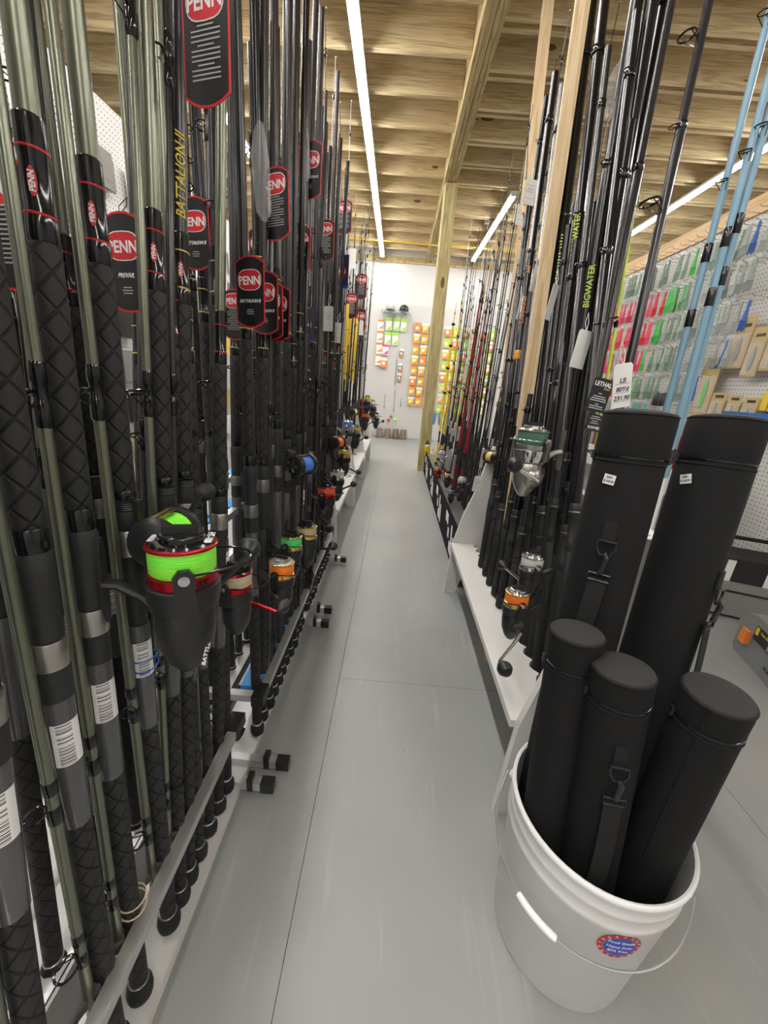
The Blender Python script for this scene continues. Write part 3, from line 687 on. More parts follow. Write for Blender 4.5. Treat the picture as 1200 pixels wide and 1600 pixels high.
for j in range(5):
    y = 1.45+.09*j
    tele_rod(Vector((.63+random.uniform(-.01, .01), y, .012)), up_dir(random.uniform(0, .02), .15+random.uniform(-.04, .04)), SPR+random.uniform(-.4, .4), nth(j, 'black rod in the back row of the right wooden rack'), 'back row of black rods, right rack', L=random.uniform(1.6, 2.3), r=random.choice([.012, .015, .017]), col_=random.choice(['black_blank', 'graphite']), gz=(.1, random.uniform(.5, .75)))
for j in range(6):
    tele_rod(Vector((.458, 1.20+.085*j, .3005)), up_dir(.02, .10+random.uniform(-.02, .02)), SPR+random.uniform(-.3, .3), nth(j, 'collapsed short rod standing on the white notched shelf'), 'collapsed rods on the notched shelf', L=.66+.06*(j % 3), r=.012+.002*(j % 2), grip=random.choice(['rubber', 'seat_black']), gz=(.05, .22+.03*(j % 3)), col_=random.choice(['black_blank', 'graphite']))
# tall rod with big ring guides leaning over the tubes
b, d = base_from((985, 560), (1108, 0), .72, .012)
t = tele_rod(b, d, R(170), 'tall dark rod with large open ring guides above the tube cases', None, L=2.5, r=.013, col_='graphite', gz=(.1, .8))
for zz, rr in ((1.62, .026), (2.0, .02)): ob('guide', guide_mesh(rr, .014), t, T((0, 0, zz)))
# bundle top at upper right
for q, (lo, hi, rr, c, lab) in enumerate((((905, 640), (1000, 60), .018, 'graphite', 'matt grey rod blank leaning left of the lime-tipped rod'), ((925, 600), (1020, 90), .014, 'black_blank', 'glossy black rod in the tall right bundle'), ((940, 560), (1035, 75), .012, 'graphite', 'grey rod blank ending below the ceiling in the right bundle'))):
    b, d = base_from(lo, hi, .62, .012); tele_rod(b, d, SPR, lab, None, L=2.15+.1*q, r=rr, col_=c, gz=(.1, .7))
b, d = base_from((975, 430), (1035, 60), .64, .6)
slim_rod(b, d, SPR, 'thin lime green rod tip rising above the right bundle', None, blank='lime_blank', L=1.5, guides=4, r=.006, handle=False)
# slim amber and teal rods
b, d = base_from((815, 400), (838, 0), .60, .012)
slim_rod(b, d, SPR, 'slim rod with orange-banded blank beside the pine stud', None, blank='graphite', L=2.8, guides=5, r=.006, bands=[(1.8, 'amber_grip'), (1.95, 'amber_grip'), (2.15, 'amber_grip'), (2.3, 'amber_grip')])
for q, (lo, hi) in enumerate((((868, 640), (915, 440)), ((880, 600), (930, 420)))):
    b, d = base_from(lo, hi, .74, .012)
    slim_rod(b, d, SPR, ('left' if q == 0 else 'right')+' one of two teal rods behind the right rack', 'teal rods', blank='teal_blank', L=1.75, guides=3, r=.011, seat_z=.45, fg=.2)
# three sky blue rods behind the tube cases
for q, (lo, hi, lab) in enumerate((((1062, 560), (1192, 60), 'leftmost of three sky blue rods behind the tube cases'), ((1085, 560), (1218, 60), 'middle one of three sky blue rods behind the tube cases'), ((1052, 700), (1236, 60), 'rightmost of three sky blue rods, its white butt between the tube cases'))):
    b, d = base_from(lo, hi, .80+.02*q, .012); M = frame(b, d) @ Matrix.Rotation(SPR, 4, 'Z')
    t = thing('blue_rod', lab, 'fishing rod', M, 'sky blue rods')
    ob('butt_cap', seg_mesh('butt_cap', [(0, 0), (.011, .001), (.013, .01), (.013, .03), (.0115, .035)], 'rubber', 10), t)
    ob('rear_grip', seg_mesh('rear_grip', xcyl(.035, .86, .0088, .0088, 2), 'white_paint', 10), t)
    ob('blank', seg_mesh('blank', [(.0088, .861), (.0094, .864), (.0086, 1.6), (.0075, 2.6)], 'sky_blue', 10), t)
    for zz in (.90, 1.28+.05*q, 1.44+.03*q): ob('black_band', seg_mesh('black_band', cyl(zz, zz+.045, .0105), 'gloss_black', 10), t)
    for zz in (1.62, 1.95): ob('guide', guide_mesh(.013, .012), t, T((0, 0, zz+.05*q)))

# right plinth: slim rods in many colours
k = 0
y = 2.10
while y < 4.85:
    for rx in (.56, .66, .78):
        if random.random() < .15: continue
        yy = y+random.uniform(-.03, .03); d = up_dir(random.uniform(-.01, .04), random.uniform(-.02, .06))
        bl_ = random.choice(['black_blank', 'graphite', 'black_blank', 'silver_tube']); gr_ = random.choice(['rubber', 'rubber', 'seat_black', 'silver_tube'])
        lab = 'slim %s rod, %s grip, %s row, %s of the logo-board plinth' % ({'black_blank': 'black', 'graphite': 'dark grey', 'silver_tube': 'silver'}[bl_], 'silver' if gr_ == 'silver_tube' else 'black', {.56: 'front', .66: 'middle', .78: 'back'}[rx], 'near end' if yy < 3.0 else ('middle' if yy < 4.0 else 'far end'))
        slim_rod(Vector((rx, yy, .2515)), d, SPR+random.uniform(-.5, .5), lab, lab.replace('slim', 'slim plinth'), blank=bl_, grip=gr_, L=random.uniform(1.6, 2.45), guides=4, r=.005, seat_z=.25+random.uniform(0, .1), fg=.12)
    y += .11; k += 1
for q, (lo, hi, X, m_, L, lab) in enumerate((((684, 700), (713, 470), .50, 'yellow_blank', 1.5, 'bright yellow rod with a thick yellow handle near the post'), ((690, 700), (722, 480), .52, 'yellow_blank', 1.6, 'second yellow rod leaning right behind the yellow reel'), ((713, 730), (726, 640), .53, 'wine_blank', 1.5, 'dark red rod left of its twin on the plinth'), ((724, 730), (737, 640), .55, 'wine_blank', 1.45, 'dark red rod right of its twin on the plinth'), ((740, 540), (783, 340), .62, 'yellow_blank', 2.1, 'yellow-tipped rod rising in front of the short LED strip'))):
    b, d = base_from(lo, hi, X, .2515)
    slim_rod(b, d, SPR, lab, None, blank=m_, grip=m_, L=L, guides=4, r=.017 if q == 0 else (.009 if q < 4 else .006), seat_z=.3, fg=.2)
# pine studs standing in the right rack
for lo, hi, X, wd, dp, lab in (((815, 675), (861, 350), .492, .042, .089, 'pale pine stud standing among the rods, nearer the camera'), ((813, 400), (857, 0), .66, .06, .089, 'pale pine stud behind, with a white price card hung beside it')):
    b, d = base_from(lo, hi, X, .001); L = (ZJ-.004-b.z)/d.z
    o = MB().box(-wd/2, wd/2, -dp/2, dp/2, 0, L).build('pine_stud', 'stud_wood', None, frame(b, d, (1, -.25, 0)))
    tag(o, lab, 'stud', 'pine studs')

# ------------------------------------------------------------------ reels
def spinning_reel(M, s, label, group, body='plastic_black', spool='red_anod', line='line_green', cap='gloss_black', hs=1, hang=.6, knob='ball', arm='plastic_black', rotor=None, bail='gloss_black', near=False, bail_rot=0.0, hl=1.0, kn=1.0):
    rotor = rotor or body; n = 32 if near else 14
    t = thing('spinning_reel', label, 'fishing reel', M, group); ax = .100*s
    A = T((ax, 0, 0))
    S = lambda pr: [(r*s, z*s) for r, z in pr]
    bd = MB().lathe(S([(0, -.128), (.012, -.125), (.022, -.112), (.032, -.088), (.0355, -.06), (.034, -.04), (.030, -.034)]), n)
    bd.sphere((-.006*s, hs*.022*s, -.073*s), .028*s, n, 8, 1, .75, 1)
    body_o = bd.build('body', body, t, A)
    MB().tube([(.0155*s, 0, -.004*s), (.03*s, 0, -.006*s), (.055*s, 0, -.022*s), (ax-.012*s, 0, -.062*s)], [.010*s, .0085*s, .010*s, .016*s], 10, flat=.7).build('stem', body, t)
    MB().prism([(-.052*s, .004*s), (-.035*s, .008*s), (.035*s, .008*s), (.052*s, .004*s), (.052*s, -.004*s), (.035*s, -.008*s), (-.035*s, -.008*s), (-.052*s, -.004*s)], .0135, .0135+.005*s, T((0, 0, 0)) @ Matrix(((1, 0, 0, 0), (0, 0, 1, 0), (0, 1, 0, 0), (0, 0, 0, 1))), axis=0).build('foot', body, t)
    r_o = MB().lathe(S([(.030, -.036), (.0385, -.033), (.0415, -.018), (.0415, -.004), (.0385, -.002)]), n).build('rotor', rotor, t, A @ Matrix.Rotation(bail_rot, 4, 'Z'))
    for sg in (1, -1):
        a = MB(); y = sg*.043*s
        a.prism([(-.014*s, -.030*s), (.014*s, -.030*s), (.0105*s, .004*s), (.012*s, .018*s), (.006*s, .027*s), (-.006*s, .027*s), (-.012*s, .018*s), (-.0105*s, .004*s)], y-.0035*s, y+.0035*s, axis=1)
        ao = a.build('rotor_arm', rotor, r_o)
        MB().lathe(S([(0, 0), (.0062, .0004), (.0062, .0018), (0, .0022)]), 12).build('pivot_screw', 'chrome', ao, T((0, y+sg*.0036*s, .016*s)) @ Matrix.Rotation(-sg*R(90), 4, 'X'))
    k = 14
    MB().tube([(.078*s*math.sin(math.pi*i/k)**.85, .045*s*math.cos(math.pi*i/k), (.020+.004*math.sin(math.pi*i/k))*s) for i in range(k+1)], .0016*s, 8).build('bail_wire', bail, r_o)
    MB().tube([(.004*s, .046*s, .018*s), (.010*s, .047*s, .024*s)], .0045*s, 8).build('line_roller', 'chrome', r_o)
    sp = MB().lathe(S([(.034, -.003), (.0385, -.001), (.0388, .010), (.036, .0115)]), n).build('spool', spool, t, A)
    MB().lathe(S([(.0355, .0115), (.0372, .014), (.0374, .034), (.0366, .0425)]), n).build('wound_line', line, sp)
    MB().lathe(S([(.0366, .0425), (.0395, .043), (.0398, .0455), (.037, .047), (.034, .047)]), n).build('spool_lip', spool, sp)
    cp = MB().lathe(S([(.0365, .0465), (.034, .050), (.026, .0515), (.0255, .0565), (.023, .058), (0, .0585)]), n).build('drag_cap', cap, t, A)
    MB().box(-.020*s, .020*s, -.0055*s, .0055*s, .0575*s, .0665*s).build('drag_grip', 'plastic_black', cp)
    h = MB(); hy = hs*.045*s
    h.tube([(0, hs*.036*s, -.073*s), (0, hs*.062*s, -.073*s)], .006*s, 10)
    ca, sa = math.cos(hang), math.sin(hang); L = .072*s*hl
    p1 = (L*ca, hs*.070*s, -.073*s+L*sa)
    h.tube([(0, hs*.060*s, -.073*s), (.35*L*ca, hs*.066*s, -.073*s+.35*L*sa), p1], [.0065*s, .005*s, .0045*s], 10)
    ho = h.build('handle', arm, t, A)
    kb = MB(); ky = hs*.070*s
    if knob == 'ball': kb.lathe(S([(.004, 0), (.005, .008), (.012, .013), (.0185, .026), (.0185, .034), (.012, .044), (0, .047)]), 16, T(p1) @ Matrix.Rotation(-hs*R(90), 4, 'X') @ Matrix.Scale(kn, 4))
    else: kb.box(-.017*s, .017*s, -.005*s, .005*s, .012*s, .03*s, T(p1) @ Matrix.Rotation(-hs*R(90), 4, 'X')); kb.tube([p1, (p1[0], p1[1]+hs*.02*s, p1[2])], .004*s, 8)
    kb.build('knob', 'plastic_black', ho)
    if near:
        for sg, st, sz in ((1, 'HT-100', .012), (-1, 'PENN', .009)):
            ob('lettering', text_mesh(st, sz*s, 'print_white', .0002), cp, T((sg*.0305*s, 0, .0515*s)) @ Matrix.Rotation(-sg*R(90), 4, 'Z') @ Matrix.Rotation(R(0), 4, 'X'))
        ob('lettering', text_mesh('PENN', .012*s, 'gloss_black', .0003), sp, Matrix.Rotation(R(-62), 4, 'Z') @ T((.0392*s, 0, .004*s)) @ Matrix.Rotation(R(90), 4, 'Z') @ Matrix.Rotation(R(90), 4, 'X'))
        ob('lettering', text_mesh('BATTLE III', .008*s, 'print_white', .0002, .2), body_o, Matrix.Rotation(R(-40), 4, 'Z') @ T((.0335*s, 0, -.09*s)) @ Matrix.Rotation(R(90), 4, 'Z') @ Matrix.Rotation(R(78), 4, 'X') @ Matrix.Rotation(R(60), 4, 'Z'))
    return t
def overhead_reel(M, s, label, group, line='line_green', trim='gold', hs=1, near=False):
    n = 28 if near else 16
    t = thing('overhead_reel', label, 'fishing reel', M, group)
    A = T((.052*s, 0, 0)) @ Matrix.Rotation(R(-90), 4, 'X')        # local z -> +y : spool axle
    S = lambda pr: [(r*s, z*s) for r, z in pr]
    MB().lathe(S([(0, -.048), (.020, -.047), (.031, -.042), (.035, -.034), (.035, -.026), (.030, -.024)]), n).build('side_plate', 'plastic_black', t, A)
    sd = MB().lathe(S([(.030, .024), (.035, .026), (.035, .036), (.030, .046), (.017, .050), (0, .0505)]), n).build('side_plate', 'plastic_black', t, A)
    MB().lathe(S([(0, 0), (.007, 0), (.008, .004), (.005, .008), (0, .008)]), 12).build('trim_bolt', trim, sd, T((.014*s, .012*s, .047*s)))
    MB().lathe(S([(.020, -.0235), (.0285, -.0235), (.0285, -.021), (.0255, -.020), (.0265, 0), (.0255, .020), (.0285, .021), (.0285, .0235), (.020, .0235)]), n).build('wound_line', line, t, A)
    fr = MB()
    for a in (40, 95, 150, 210, 270): fr.tube([(.0315*s*math.cos(R(a)), .0315*s*math.sin(R(a)), -.026*s), (.0315*s*math.cos(R(a)), .0315*s*math.sin(R(a)), .026*s)], .0028*s, 8)
    fr.build('frame_bars', 'plastic_black', t, A)
    MB().bar((.050*s, -.026*s, .032*s), (.050*s, .026*s, .032*s), .012*s, .003*s).build('level_bar', trim, t)
    MB().box(.0135, .020, -.008*s, .008*s, -.05*s, .05*s).build('foot', 'plastic_black', t)
    hy = hs*.055*s
    h = MB().tube([(.052*s, hs*.046*s, 0), (.052*s, hs*.064*s, 0)], .007*s, 10)
    h.tube([(.052*s, hs*.062*s, 0), (.075*s, hs*.066*s, .045*s)], [.006*s, .0045*s], 8)
    ho = h.build('handle', 'plastic_black', t)
    MB().lathe(S([(.005, 0), (.011, .008), (.015, .024), (.012, .036), (0, .040)]), 14, T((.075*s, hs*.066*s, .045*s)) @ Matrix.Rotation(-hs*R(90), 4, 'X')).build('knob', 'rubber', ho)
    st = MB()
    for a in range(5): st.bar((.052*s, hs*.052*s, 0), (.052*s+.020*s*math.cos(a*1.2566), hs*.054*s, .020*s*math.sin(a*1.2566)), .006*s, .003*s, (0, 1, 0))
    st.build('star_drag', 'gunmetal', t)
    return t
def on_rod(key, z, spin=R(35)):
    return RODM[key] @ T((0, 0, z)) @ Matrix.Rotation(spin, 4, 'Z')
spinning_reel(on_rod('A', .80, R(52)), 1.08, 'large black and red spinning reel loaded with bright green line', None, line='line_green', hs=1, hang=.80, hl=1.35, near=True, bail_rot=R(12), bail='gloss_black')
overhead_reel(on_rod('C', .83, R(40)), 1.0, 'black overhead reel with green line behind the large spinning reel', None, 'line_green', 'gold', 1, True)
def free_reel(kind, px, py, X, s, label, off=.10, xd=(1, -.25, 0), **k):
    p = at_x(px, py, X); sg = 1 if xd[0] > 0 else -1; xv = Vector(xd).normalized()
    z = up_dir(0, .06)
    if kind == 's': o = p - xv*.100*s - Vector((0, 0, .025*s)); return spinning_reel(frame(o, z, xd), s, label, None, **k)
    o = p - xv*.052*s; return overhead_reel(frame(o, z, xd), s, label, None, **k)
free_reel('s', 368, 905, -.245, .70, 'spinning reel with tan line and a red crank handle', line='line_tan', spool='red_anod', arm='red_anod', hs=1, hang=-.2)
free_reel('s', 440, 888, -.250, .80, 'black and gold spinning reel with orange line in the blue-foam rack', line='line_orange', spool='gold', hs=-1, hang=.5, cap='gunmetal')
free_reel('s', 455, 846, -.262, .78, 'gold spinning reel with mint green line', line='line_mint', spool='gold', hs=1, hang=2.2, cap='gloss_black')
free_reel('s', 479, 830, -.262, .88, 'gold spinning reel with tan line beside the mint one', line='line_tan', spool='gold', hs=1, hang=.2, cap='gloss_black')
free_reel('o', 473, 727, -.275, .95, 'overhead reel with blue line high on a left rod', xd=(1, -.5, 0), line='line_blue', trim='gold', hs=-1)
free_reel('s', 510, 768, -.255, .95, 'spinning reel with red-orange line and a ball knob over the aisle', line='line_red', spool='red_anod', hs=-1, hang=-.5)
free_reel('s', 527, 742, -.262, .9, 'spinning reel with silver spool just behind the red-orange one', line='line_silver', spool='chrome', cap='chrome', hs=1, hang=.5, bail='chrome')
free_reel('o', 527, 692, -.275, .95, 'overhead reel with orange line on the left', xd=(1, -.5, 0), line='line_orange', trim='gunmetal', hs=1)
free_reel('s', 538, 708, -.262, .9, 'dark spinning reel with gold line below the orange overhead reel', line='line_gold', spool='gold', hs=1, hang=-.4)
free_reel('s', 543, 664, -.285, .9, 'silver spinning reel with blue line on the left', line='line_blue', spool='chrome', body='gunmetal', cap='chrome', bail='chrome', hs=-1, hang=.9)
free_reel('o', 553, 644, -.37, .9, 'overhead reel with lime line far down the left racks', xd=(1, -.5, 0), line='line_lime', trim='gunmetal')
free_reel('s', 556, 672, -.255, .85, 'olive spinning reel next to the silver blue-line one', line='line_gold', spool='gunmetal', hs=1)
free_reel('s', 574, 624, -.34, 1.1, 'far spinning reel with yellow line on the left racks', line='line_yellow', spool='gunmetal', hs=-1, hang=.3)
free_reel('s', 571, 650, -.335, 1.1, 'far dark spinning reel with red spool on the left racks', line='line_red', spool='red_anod', hs=1)
free_reel('s', 583, 632, -.30, 1.2, 'far chrome-spooled reel at the end of the left racks', line='line_silver', spool='chrome', cap='chrome', hs=-1)
free_reel('s', 588, 650, -.26, 1.2, 'farthest black reel jutting into the aisle on the left', line='line_silver', spool='gunmetal', hs=1)
# right side
RX = (-1, -.15, 0)
free_reel('s', 832, 686, .400, 1.12, 'large silver spinning reel with dark green line', xd=RX, line='line_dkgreen', spool='gunmetal', body='gunmetal', rotor='chrome', cap='chrome', arm='chrome', bail='chrome', hs=1, hang=.45, hl=1.3, knob='ball', bail_rot=R(40))
free_reel('s', 808, 934, .385, .86, 'gold and black spinning reel with orange line above the white shelf', xd=RX, line='line_orange', spool='gold', cap='chrome', hs=1, hang=-1.0, arm='chrome', hl=1.5, kn=1.3)
free_reel('s', 832, 878, .42, .80, 'chrome-spooled reel behind the orange-line reel', xd=RX, line='line_silver', spool='chrome', cap='chrome', hs=-1, hang=.6, arm='chrome')
free_reel('o', 770, 715, .49, 1.0, 'black overhead reel left of the large silver reel', xd=(-1, -.4, 0), line='line_gold', trim='gunmetal')
free_reel('s', 668, 698, .455, .95, 'yellow spinning reel beside the timber post', xd=RX, line='line_silver', spool='yellow_blank', body='yellow_blank', cap='chrome', arm='yellow_blank', bail='yellow_blank', hs=-1, hang=.4)
free_reel('s', 690, 708, .46, .85, 'silver and blue spinning reel on the plinth', xd=RX, line='line_silver', spool='blue_plastic', body='silver_tube', cap='chrome', hs=1)
free_reel('s', 685, 732, .46, .8, 'dark red spinning reel with gold spool on the plinth', xd=RX, line='line_gold', spool='gold', body='red_anod', hs=1)
free_reel('s', 700, 742, .46, .7, 'small spinning reel with gold spool in the middle of the plinth', xd=RX, line='line_gold', spool='gold', hs=1)
free_reel('s', 722, 750, .47, .72, 'spinning reel with wide silver spool near the white end panel', xd=RX, line='line_silver', spool='chrome', cap='chrome', hs=1)
free_reel('s', 706, 768, .47, .6, 'small black reel with a blue badge low on the plinth', xd=RX, line='line_blue', spool='gunmetal', hs=1)

# ------------------------------------------------------------------ hang tags
def tag_poly(w_, h_, k=.16):
    a, b = w_/2, h_/2; c = w_*k
    P = []
    for i in range(7): u = -1+2*i/6; P.append((a*u, b-c*abs(u)**2.2))
    for i in range(7): u = 1-2*i/6; P.append((a*u, -b+c*abs(u)**2.2))
    return P
def oval(w_, h_):
    P = []
    for i in range(20):
        t_ = 2*math.pi*i/20; c, s_ = math.cos(t_), math.sin(t_)
        P.append((w_/2*math.copysign(abs(c)**.62, c), h_/2*math.copysign(abs(s_)**.8, s_)))
    return P
def hang_tag(px, py, X, w_, label, yaw=-18, style='front', roll=0, model='BATTALION II', card='card_black', border='card_red', sticker=False):
    p = at_x(px, py, X); h_ = w_*1.78
    M = T(p) @ Matrix.Rotation(R(yaw), 4, 'Z') @ Matrix.Rotation(R(roll), 4, 'Y')
    t = thing('hang_tag', label, 'tag', M, 'printed rod hang tags')
    k = w_/.075
    def pr(poly, y0, y1, nm, m, par): return ob(nm, cached((nm, m, round(w_, 4), y0, style), lambda: MB().prism(poly, y0, y1).mesh(nm, m)), par)
    pr(tag_poly(w_, h_), -.0006, .0006, 'border', border, t)
    c = pr(tag_poly(w_*.93, h_*.955), -.0010, .0010, 'card', card, t)
    zc = h_*.17 if style == 'front' else h_*.27
    e = ob('emblem_outline', cached(('eo', round(w_, 4)), lambda: MB().prism(oval(w_*.80, w_*.52), -.0013, -.0009).mesh('emblem_outline', 'print_white')), t, T((0, 0, zc)))
    ob('emblem', cached(('em', round(w_, 4)), lambda: MB().prism(oval(w_*.76, w_*.48), -.0016, -.0012).mesh('emblem', 'card_red')), e)
    ob('lettering', text_mesh('PENN', w_*.29, 'print_white', w_*.007), e, T((0, -.0018, -.002*k)) @ STAND)
    if style == 'front':
        ob('lettering', text_mesh(model, w_*.115, 'print_white', w_*.002, .3), t, T((0, -.0013, -h_*.12)) @ STAND)
        ls = [(-.24, .20), (-.27, .26), (-.30, .22)]
    else: ls = [(.10-.035*i, .62 if i % 4 else .35) for i in range(12)]
    b = MB()
    for z, l in ls: b.box(-w_*l/2, w_*l/2, -.0014, -.0009, z*h_-.0008*k, z*h_+.0008*k)
    b.build('small_print', 'print_grey', t)
    if sticker:
        so = MB().prism(oval(w_*.33, w_*1.02), -.0035, -.003).build('price_sticker', 'paper', t, T((-w_*.32, 0, h_*.12)) @ Matrix.Rotation(R(-3), 4, 'Y'))
        MB().box(-w_*.15, w_*.15, -.0042, -.0036, -.002, w_*.42).build('sticker_print', 'alu_dark', so)
    MB().tube([(0, 0, h_*.46), (.008*k, .006, h_*.56), (.003, .014, h_*.66), (-.006*k, .006, h_*.56), (0, 0, h_*.46)], .0007, 5).build('string', 'plastic_black', t)
    return t
HT = [
 (322, 62, -.300, .082, -20, 'back', 2, 'black hang tag at the top left, print side showing, nearest the camera', '', False),
 (196, 412, -.43, .076, -14, 'front', 0, 'hang tag with red emblem seen between the sage rods', 'PREVAIL', False),
 (391, 457, -.315, .074, -22, 'front', 0, 'front hang tag of the overlapping row, emblem fully visible', 'BATTALION II', False),
 (414, 474, -.318, .074, -22, 'front', 0, 'second hang tag of the overlapping row', 'BATTALION II', False),
 (423, 486, -.325, .074, -22, 'front', 0, 'third hang tag of the overlapping row', 'BATTALION II', False),
 (434, 490, -.322, .074, -22, 'front', 2, 'last hang tag of the overlapping row', 'BATTALION II', False),
 (430, 320, -.312, .080, -24, 'back', -2, 'hang tag with a white price sticker over its emblem', '', True),
 (484, 266, -.325, .085, -20, 'front', 2, 'highest hang tag right of the tall rod group', 'BATTALION II', False),
 (467, 386, -.335, .075, 30, 'front', 0, 'hang tag turned sideways with a long price sticker', '', True),
 (508, 376, -.325, .080, -20, 'back', 0, 'hang tag with silver sticker below the highest one', '', False),
 (538, 340, -.36, .09, -20, 'back', 0, 'hang tag half hidden at the right of the rod group', '', False),
 (404, 392, -.40, .062, -20, 'front', 0, 'small hang tag behind the rods, above the overlapping row', '', False),
 (305, 366, -.42, .070, -16, 'front', 0, 'hang tag peeking out behind the yellow-lettered rod', '', False),
 (7, 350, -.40, .066, -8, 'back', 0, 'hang tag cut by the left edge of the picture', '', False),
 (366, 492, -.40, .062, -20, 'back', 0, 'low hang tag behind the front one of the overlapping row', '', False),
 (482, 436, -.42, .075, -20, 'front', 0, 'small far hang tag left of the white cards', '', False),
 (549, 478, -.40, .10, -20, 'back', 0, 'far hang tag above the yellow sleeves', '', False),
 (564, 448, -.41, .12, -20, 'back', 0, 'farthest hang tag, red emblem near the back wall', '', False),
 (562, 500, -.41, .12, -20, 'front', 0, 'farthest low hang tag beside the yellow sleeves', '', False),
]
for px, py, X, w_, yaw, stl, rl, lab, mdl, stk in HT:
    hang_tag(px, py, X, w_, lab, yaw, stl, rl, mdl or 'BATTALION II', sticker=stk)
def nav_tag(px, py, X, w_, label):
    t = thing('hang_tag', label, 'tag', T(at_x(px, py, X)) @ Matrix.Rotation(R(-20), 4, 'Z'), 'navy rod hang tags')
    MB().box(-w_/2, w_/2, -.001, .001, -w_*.75, w_*.75).build('card', 'card_navy', t)
    MB().box(-w_/2, w_/2, -.0015, -.0011, -w_*.75, -w_*.62).build('stripe', 'print_blue', t)
    e = MB().prism(oval(w_*.7, w_*.5), -.0018, -.0011).build('emblem', 'card_red', t)
    ob('lettering', text_mesh('PENN', w_*.26, 'print_white', w_*.008), e, T((0, -.002, 0)) @ STAND)
nav_tag(477, 508, -.36, .08, 'navy blue hang tag with a red emblem and blue stripe')
nav_tag(531, 425, -.34, .10, 'dark navy hang tag behind the white price card')
def price_card(px, py, X, w_, h_, label, yaw=-20, roll=0, lines=None, hand=None):
    t = thing('price_card', label, 'price tag', T(at_x(px, py, X)) @ Matrix.Rotation(R(yaw), 4, 'Z') @ Matrix.Rotation(R(roll), 4, 'Y'), 'white price cards')
    a, b = w_/2, h_/2; c = w_*.12
    MB().prism([(-a, -b), (a, -b), (a, b-c), (a-c, b), (-a+c, b), (-a, b-c)], -.0004, .0004).build('card', 'paper', t)
    if lines:
        m_ = MB()
        for z in lines: m_.box(-a*.8, a*.8, -.0008, -.0005, z*h_-.0006, z*h_+.0006)
        m_.build('ruled_lines', 'print_grey', t)
    if hand == 'scribble':
        hand = None
        MB().tube([(-a*.5+a*.09*q, -.0009, h_*(.11+.035*((q*7) % 5-2)/2)) for q in range(12)], .0005, 4).build('handwriting', 'card_black', t)
    for q, (z, s_) in enumerate(hand or []): ob('lettering', text_mesh(s_, h_*.15, 'card_black', .0001, .2), t, T((0, -.0009, z*h_)) @ STAND)
    MB().tube([(0, 0, b*.9), (.006, .006, b+.02), (.002, .012, b+.045), (-.006, .006, b+.02), (0, 0, b*.9)], .0008, 5).build('string', 'paper', t)
LN = (.25, 0, -.25)
price_card(549, 404, -.405, .07, .125, 'blank white price card high on the left racks', -20, 2)
price_card(513, 498, -.31, .045, .095, 'white price card with handwriting among the left rods', -20, 0, LN, 'scribble')
price_card(527, 520, -.31, .038, .090, 'narrow white price card hanging lower on the left', -20, 2, LN)
price_card(481, 428, -.33, .020, .07, 'slim white price slip under the sideways hang tag', -20)
price_card(8, 505, -.55, .05, .085, 'white leaflet at the left picture edge behind the sage rods', -10, 0, (.3, .2, .1))
price_card(122, 478, -.60, .05, .11, 'handwritten white card with clear pouch between the sage rods', -12, 0, LN, 'scribble')
price_card(561, 512, -.41, .09, .13, 'white price card by the yellow sleeves', -20)
price_card(828, 300, .50, .055, .092, 'ruled white price card at the top of the pine stud', 14, 3, LN, 'scribble')
price_card(812, 336, .60, .068, .096, 'grey-white folded price card behind the ruled one', 24, 3, (.2, .1, -.2))
price_card(834, 435, .48, .022, .09, 'slim price slip beside the orange lettering', 40, 8)
price_card(811, 482, .48, .018, .085, 'edge-on price slip left of the orange lettering', 50, 8)
price_card(862, 472, .47, .028, .105, 'blank white price card beside the lime-lettered rod', 30, 8)
price_card(908, 546, .495, .048, .097, 'blank white price card tied above the black product tag', 22, 5)
price_card(746, 756, .40, .040, .072, 'handwritten white price card by the overhead reel', 10, 4, LN, 'scribble')
price_card(972, 603, .50, .045, .095, 'handwritten white price card behind the black product tag', 10, -12, (.05, -.15, -.35), [(.12, 'LB'), (-.08, '80Yd'), (-.28, '231.90')])
# the black product tags
t = thing('product_tag', 'black product tag with white title hanging at the right rods', 'tag', T(at_x(937, 617, .490)) @ Matrix.Rotation(R(16), 4, 'Z') @ Matrix.Rotation(R(7), 4, 'Y'))
MB().prism([(-.029, -.040), (.029, -.040), (.029, .033), (.024, .038), (-.024, .038), (-.029, .033)], -.0006, .0006).build('card', 'card_black', t)
ob('lettering', text_mesh('LETHAL', .0145, 'print_white', .0003), t, T((0, -.001, .024)) @ STAND)
ob('lettering', text_mesh('Fin-Nor', .0055, 'print_lime', .0001, .2), t, T((.014, -.001, .015)) @ STAND)
m_ = MB()
for z, l in ((.003, .010), (-.004, .036), (-.009, .044), (-.014, .048), (-.022, .010), (-.027, .040), (-.032, .042)): m_.box(-l/2, l/2, -.0011, -.0007, z-.0008, z+.0008)
m_.build('small_print', 'print_white', t)
t = thing('product_tag', 'small black product tag hanging upside down below the titled one', 'tag', T(at_x(928, 660, .497)) @ Matrix.Rotation(R(20), 4, 'Z') @ Matrix.Rotation(R(6), 4, 'Y'))
MB().prism([(-.027, -.020), (.027, -.022), (.029, .018), (-.022, .022)], -.0006, .0006).build('card', 'card_black', t)
ob('lettering', text_mesh('FIN-NOR', .0095, 'print_white', .0002), t, T((.002, -.001, -.012)) @ STAND @ Matrix.Rotation(R(180), 4, 'Z'))
m_ = MB()
for z, l in ((.014, .026), (.009, .036), (.003, .02), (-.002, .026)): m_.box(-l/2, l/2, -.0011, -.0007, z-.0007, z+.0007)
m_.build('small_print', 'print_white', t)
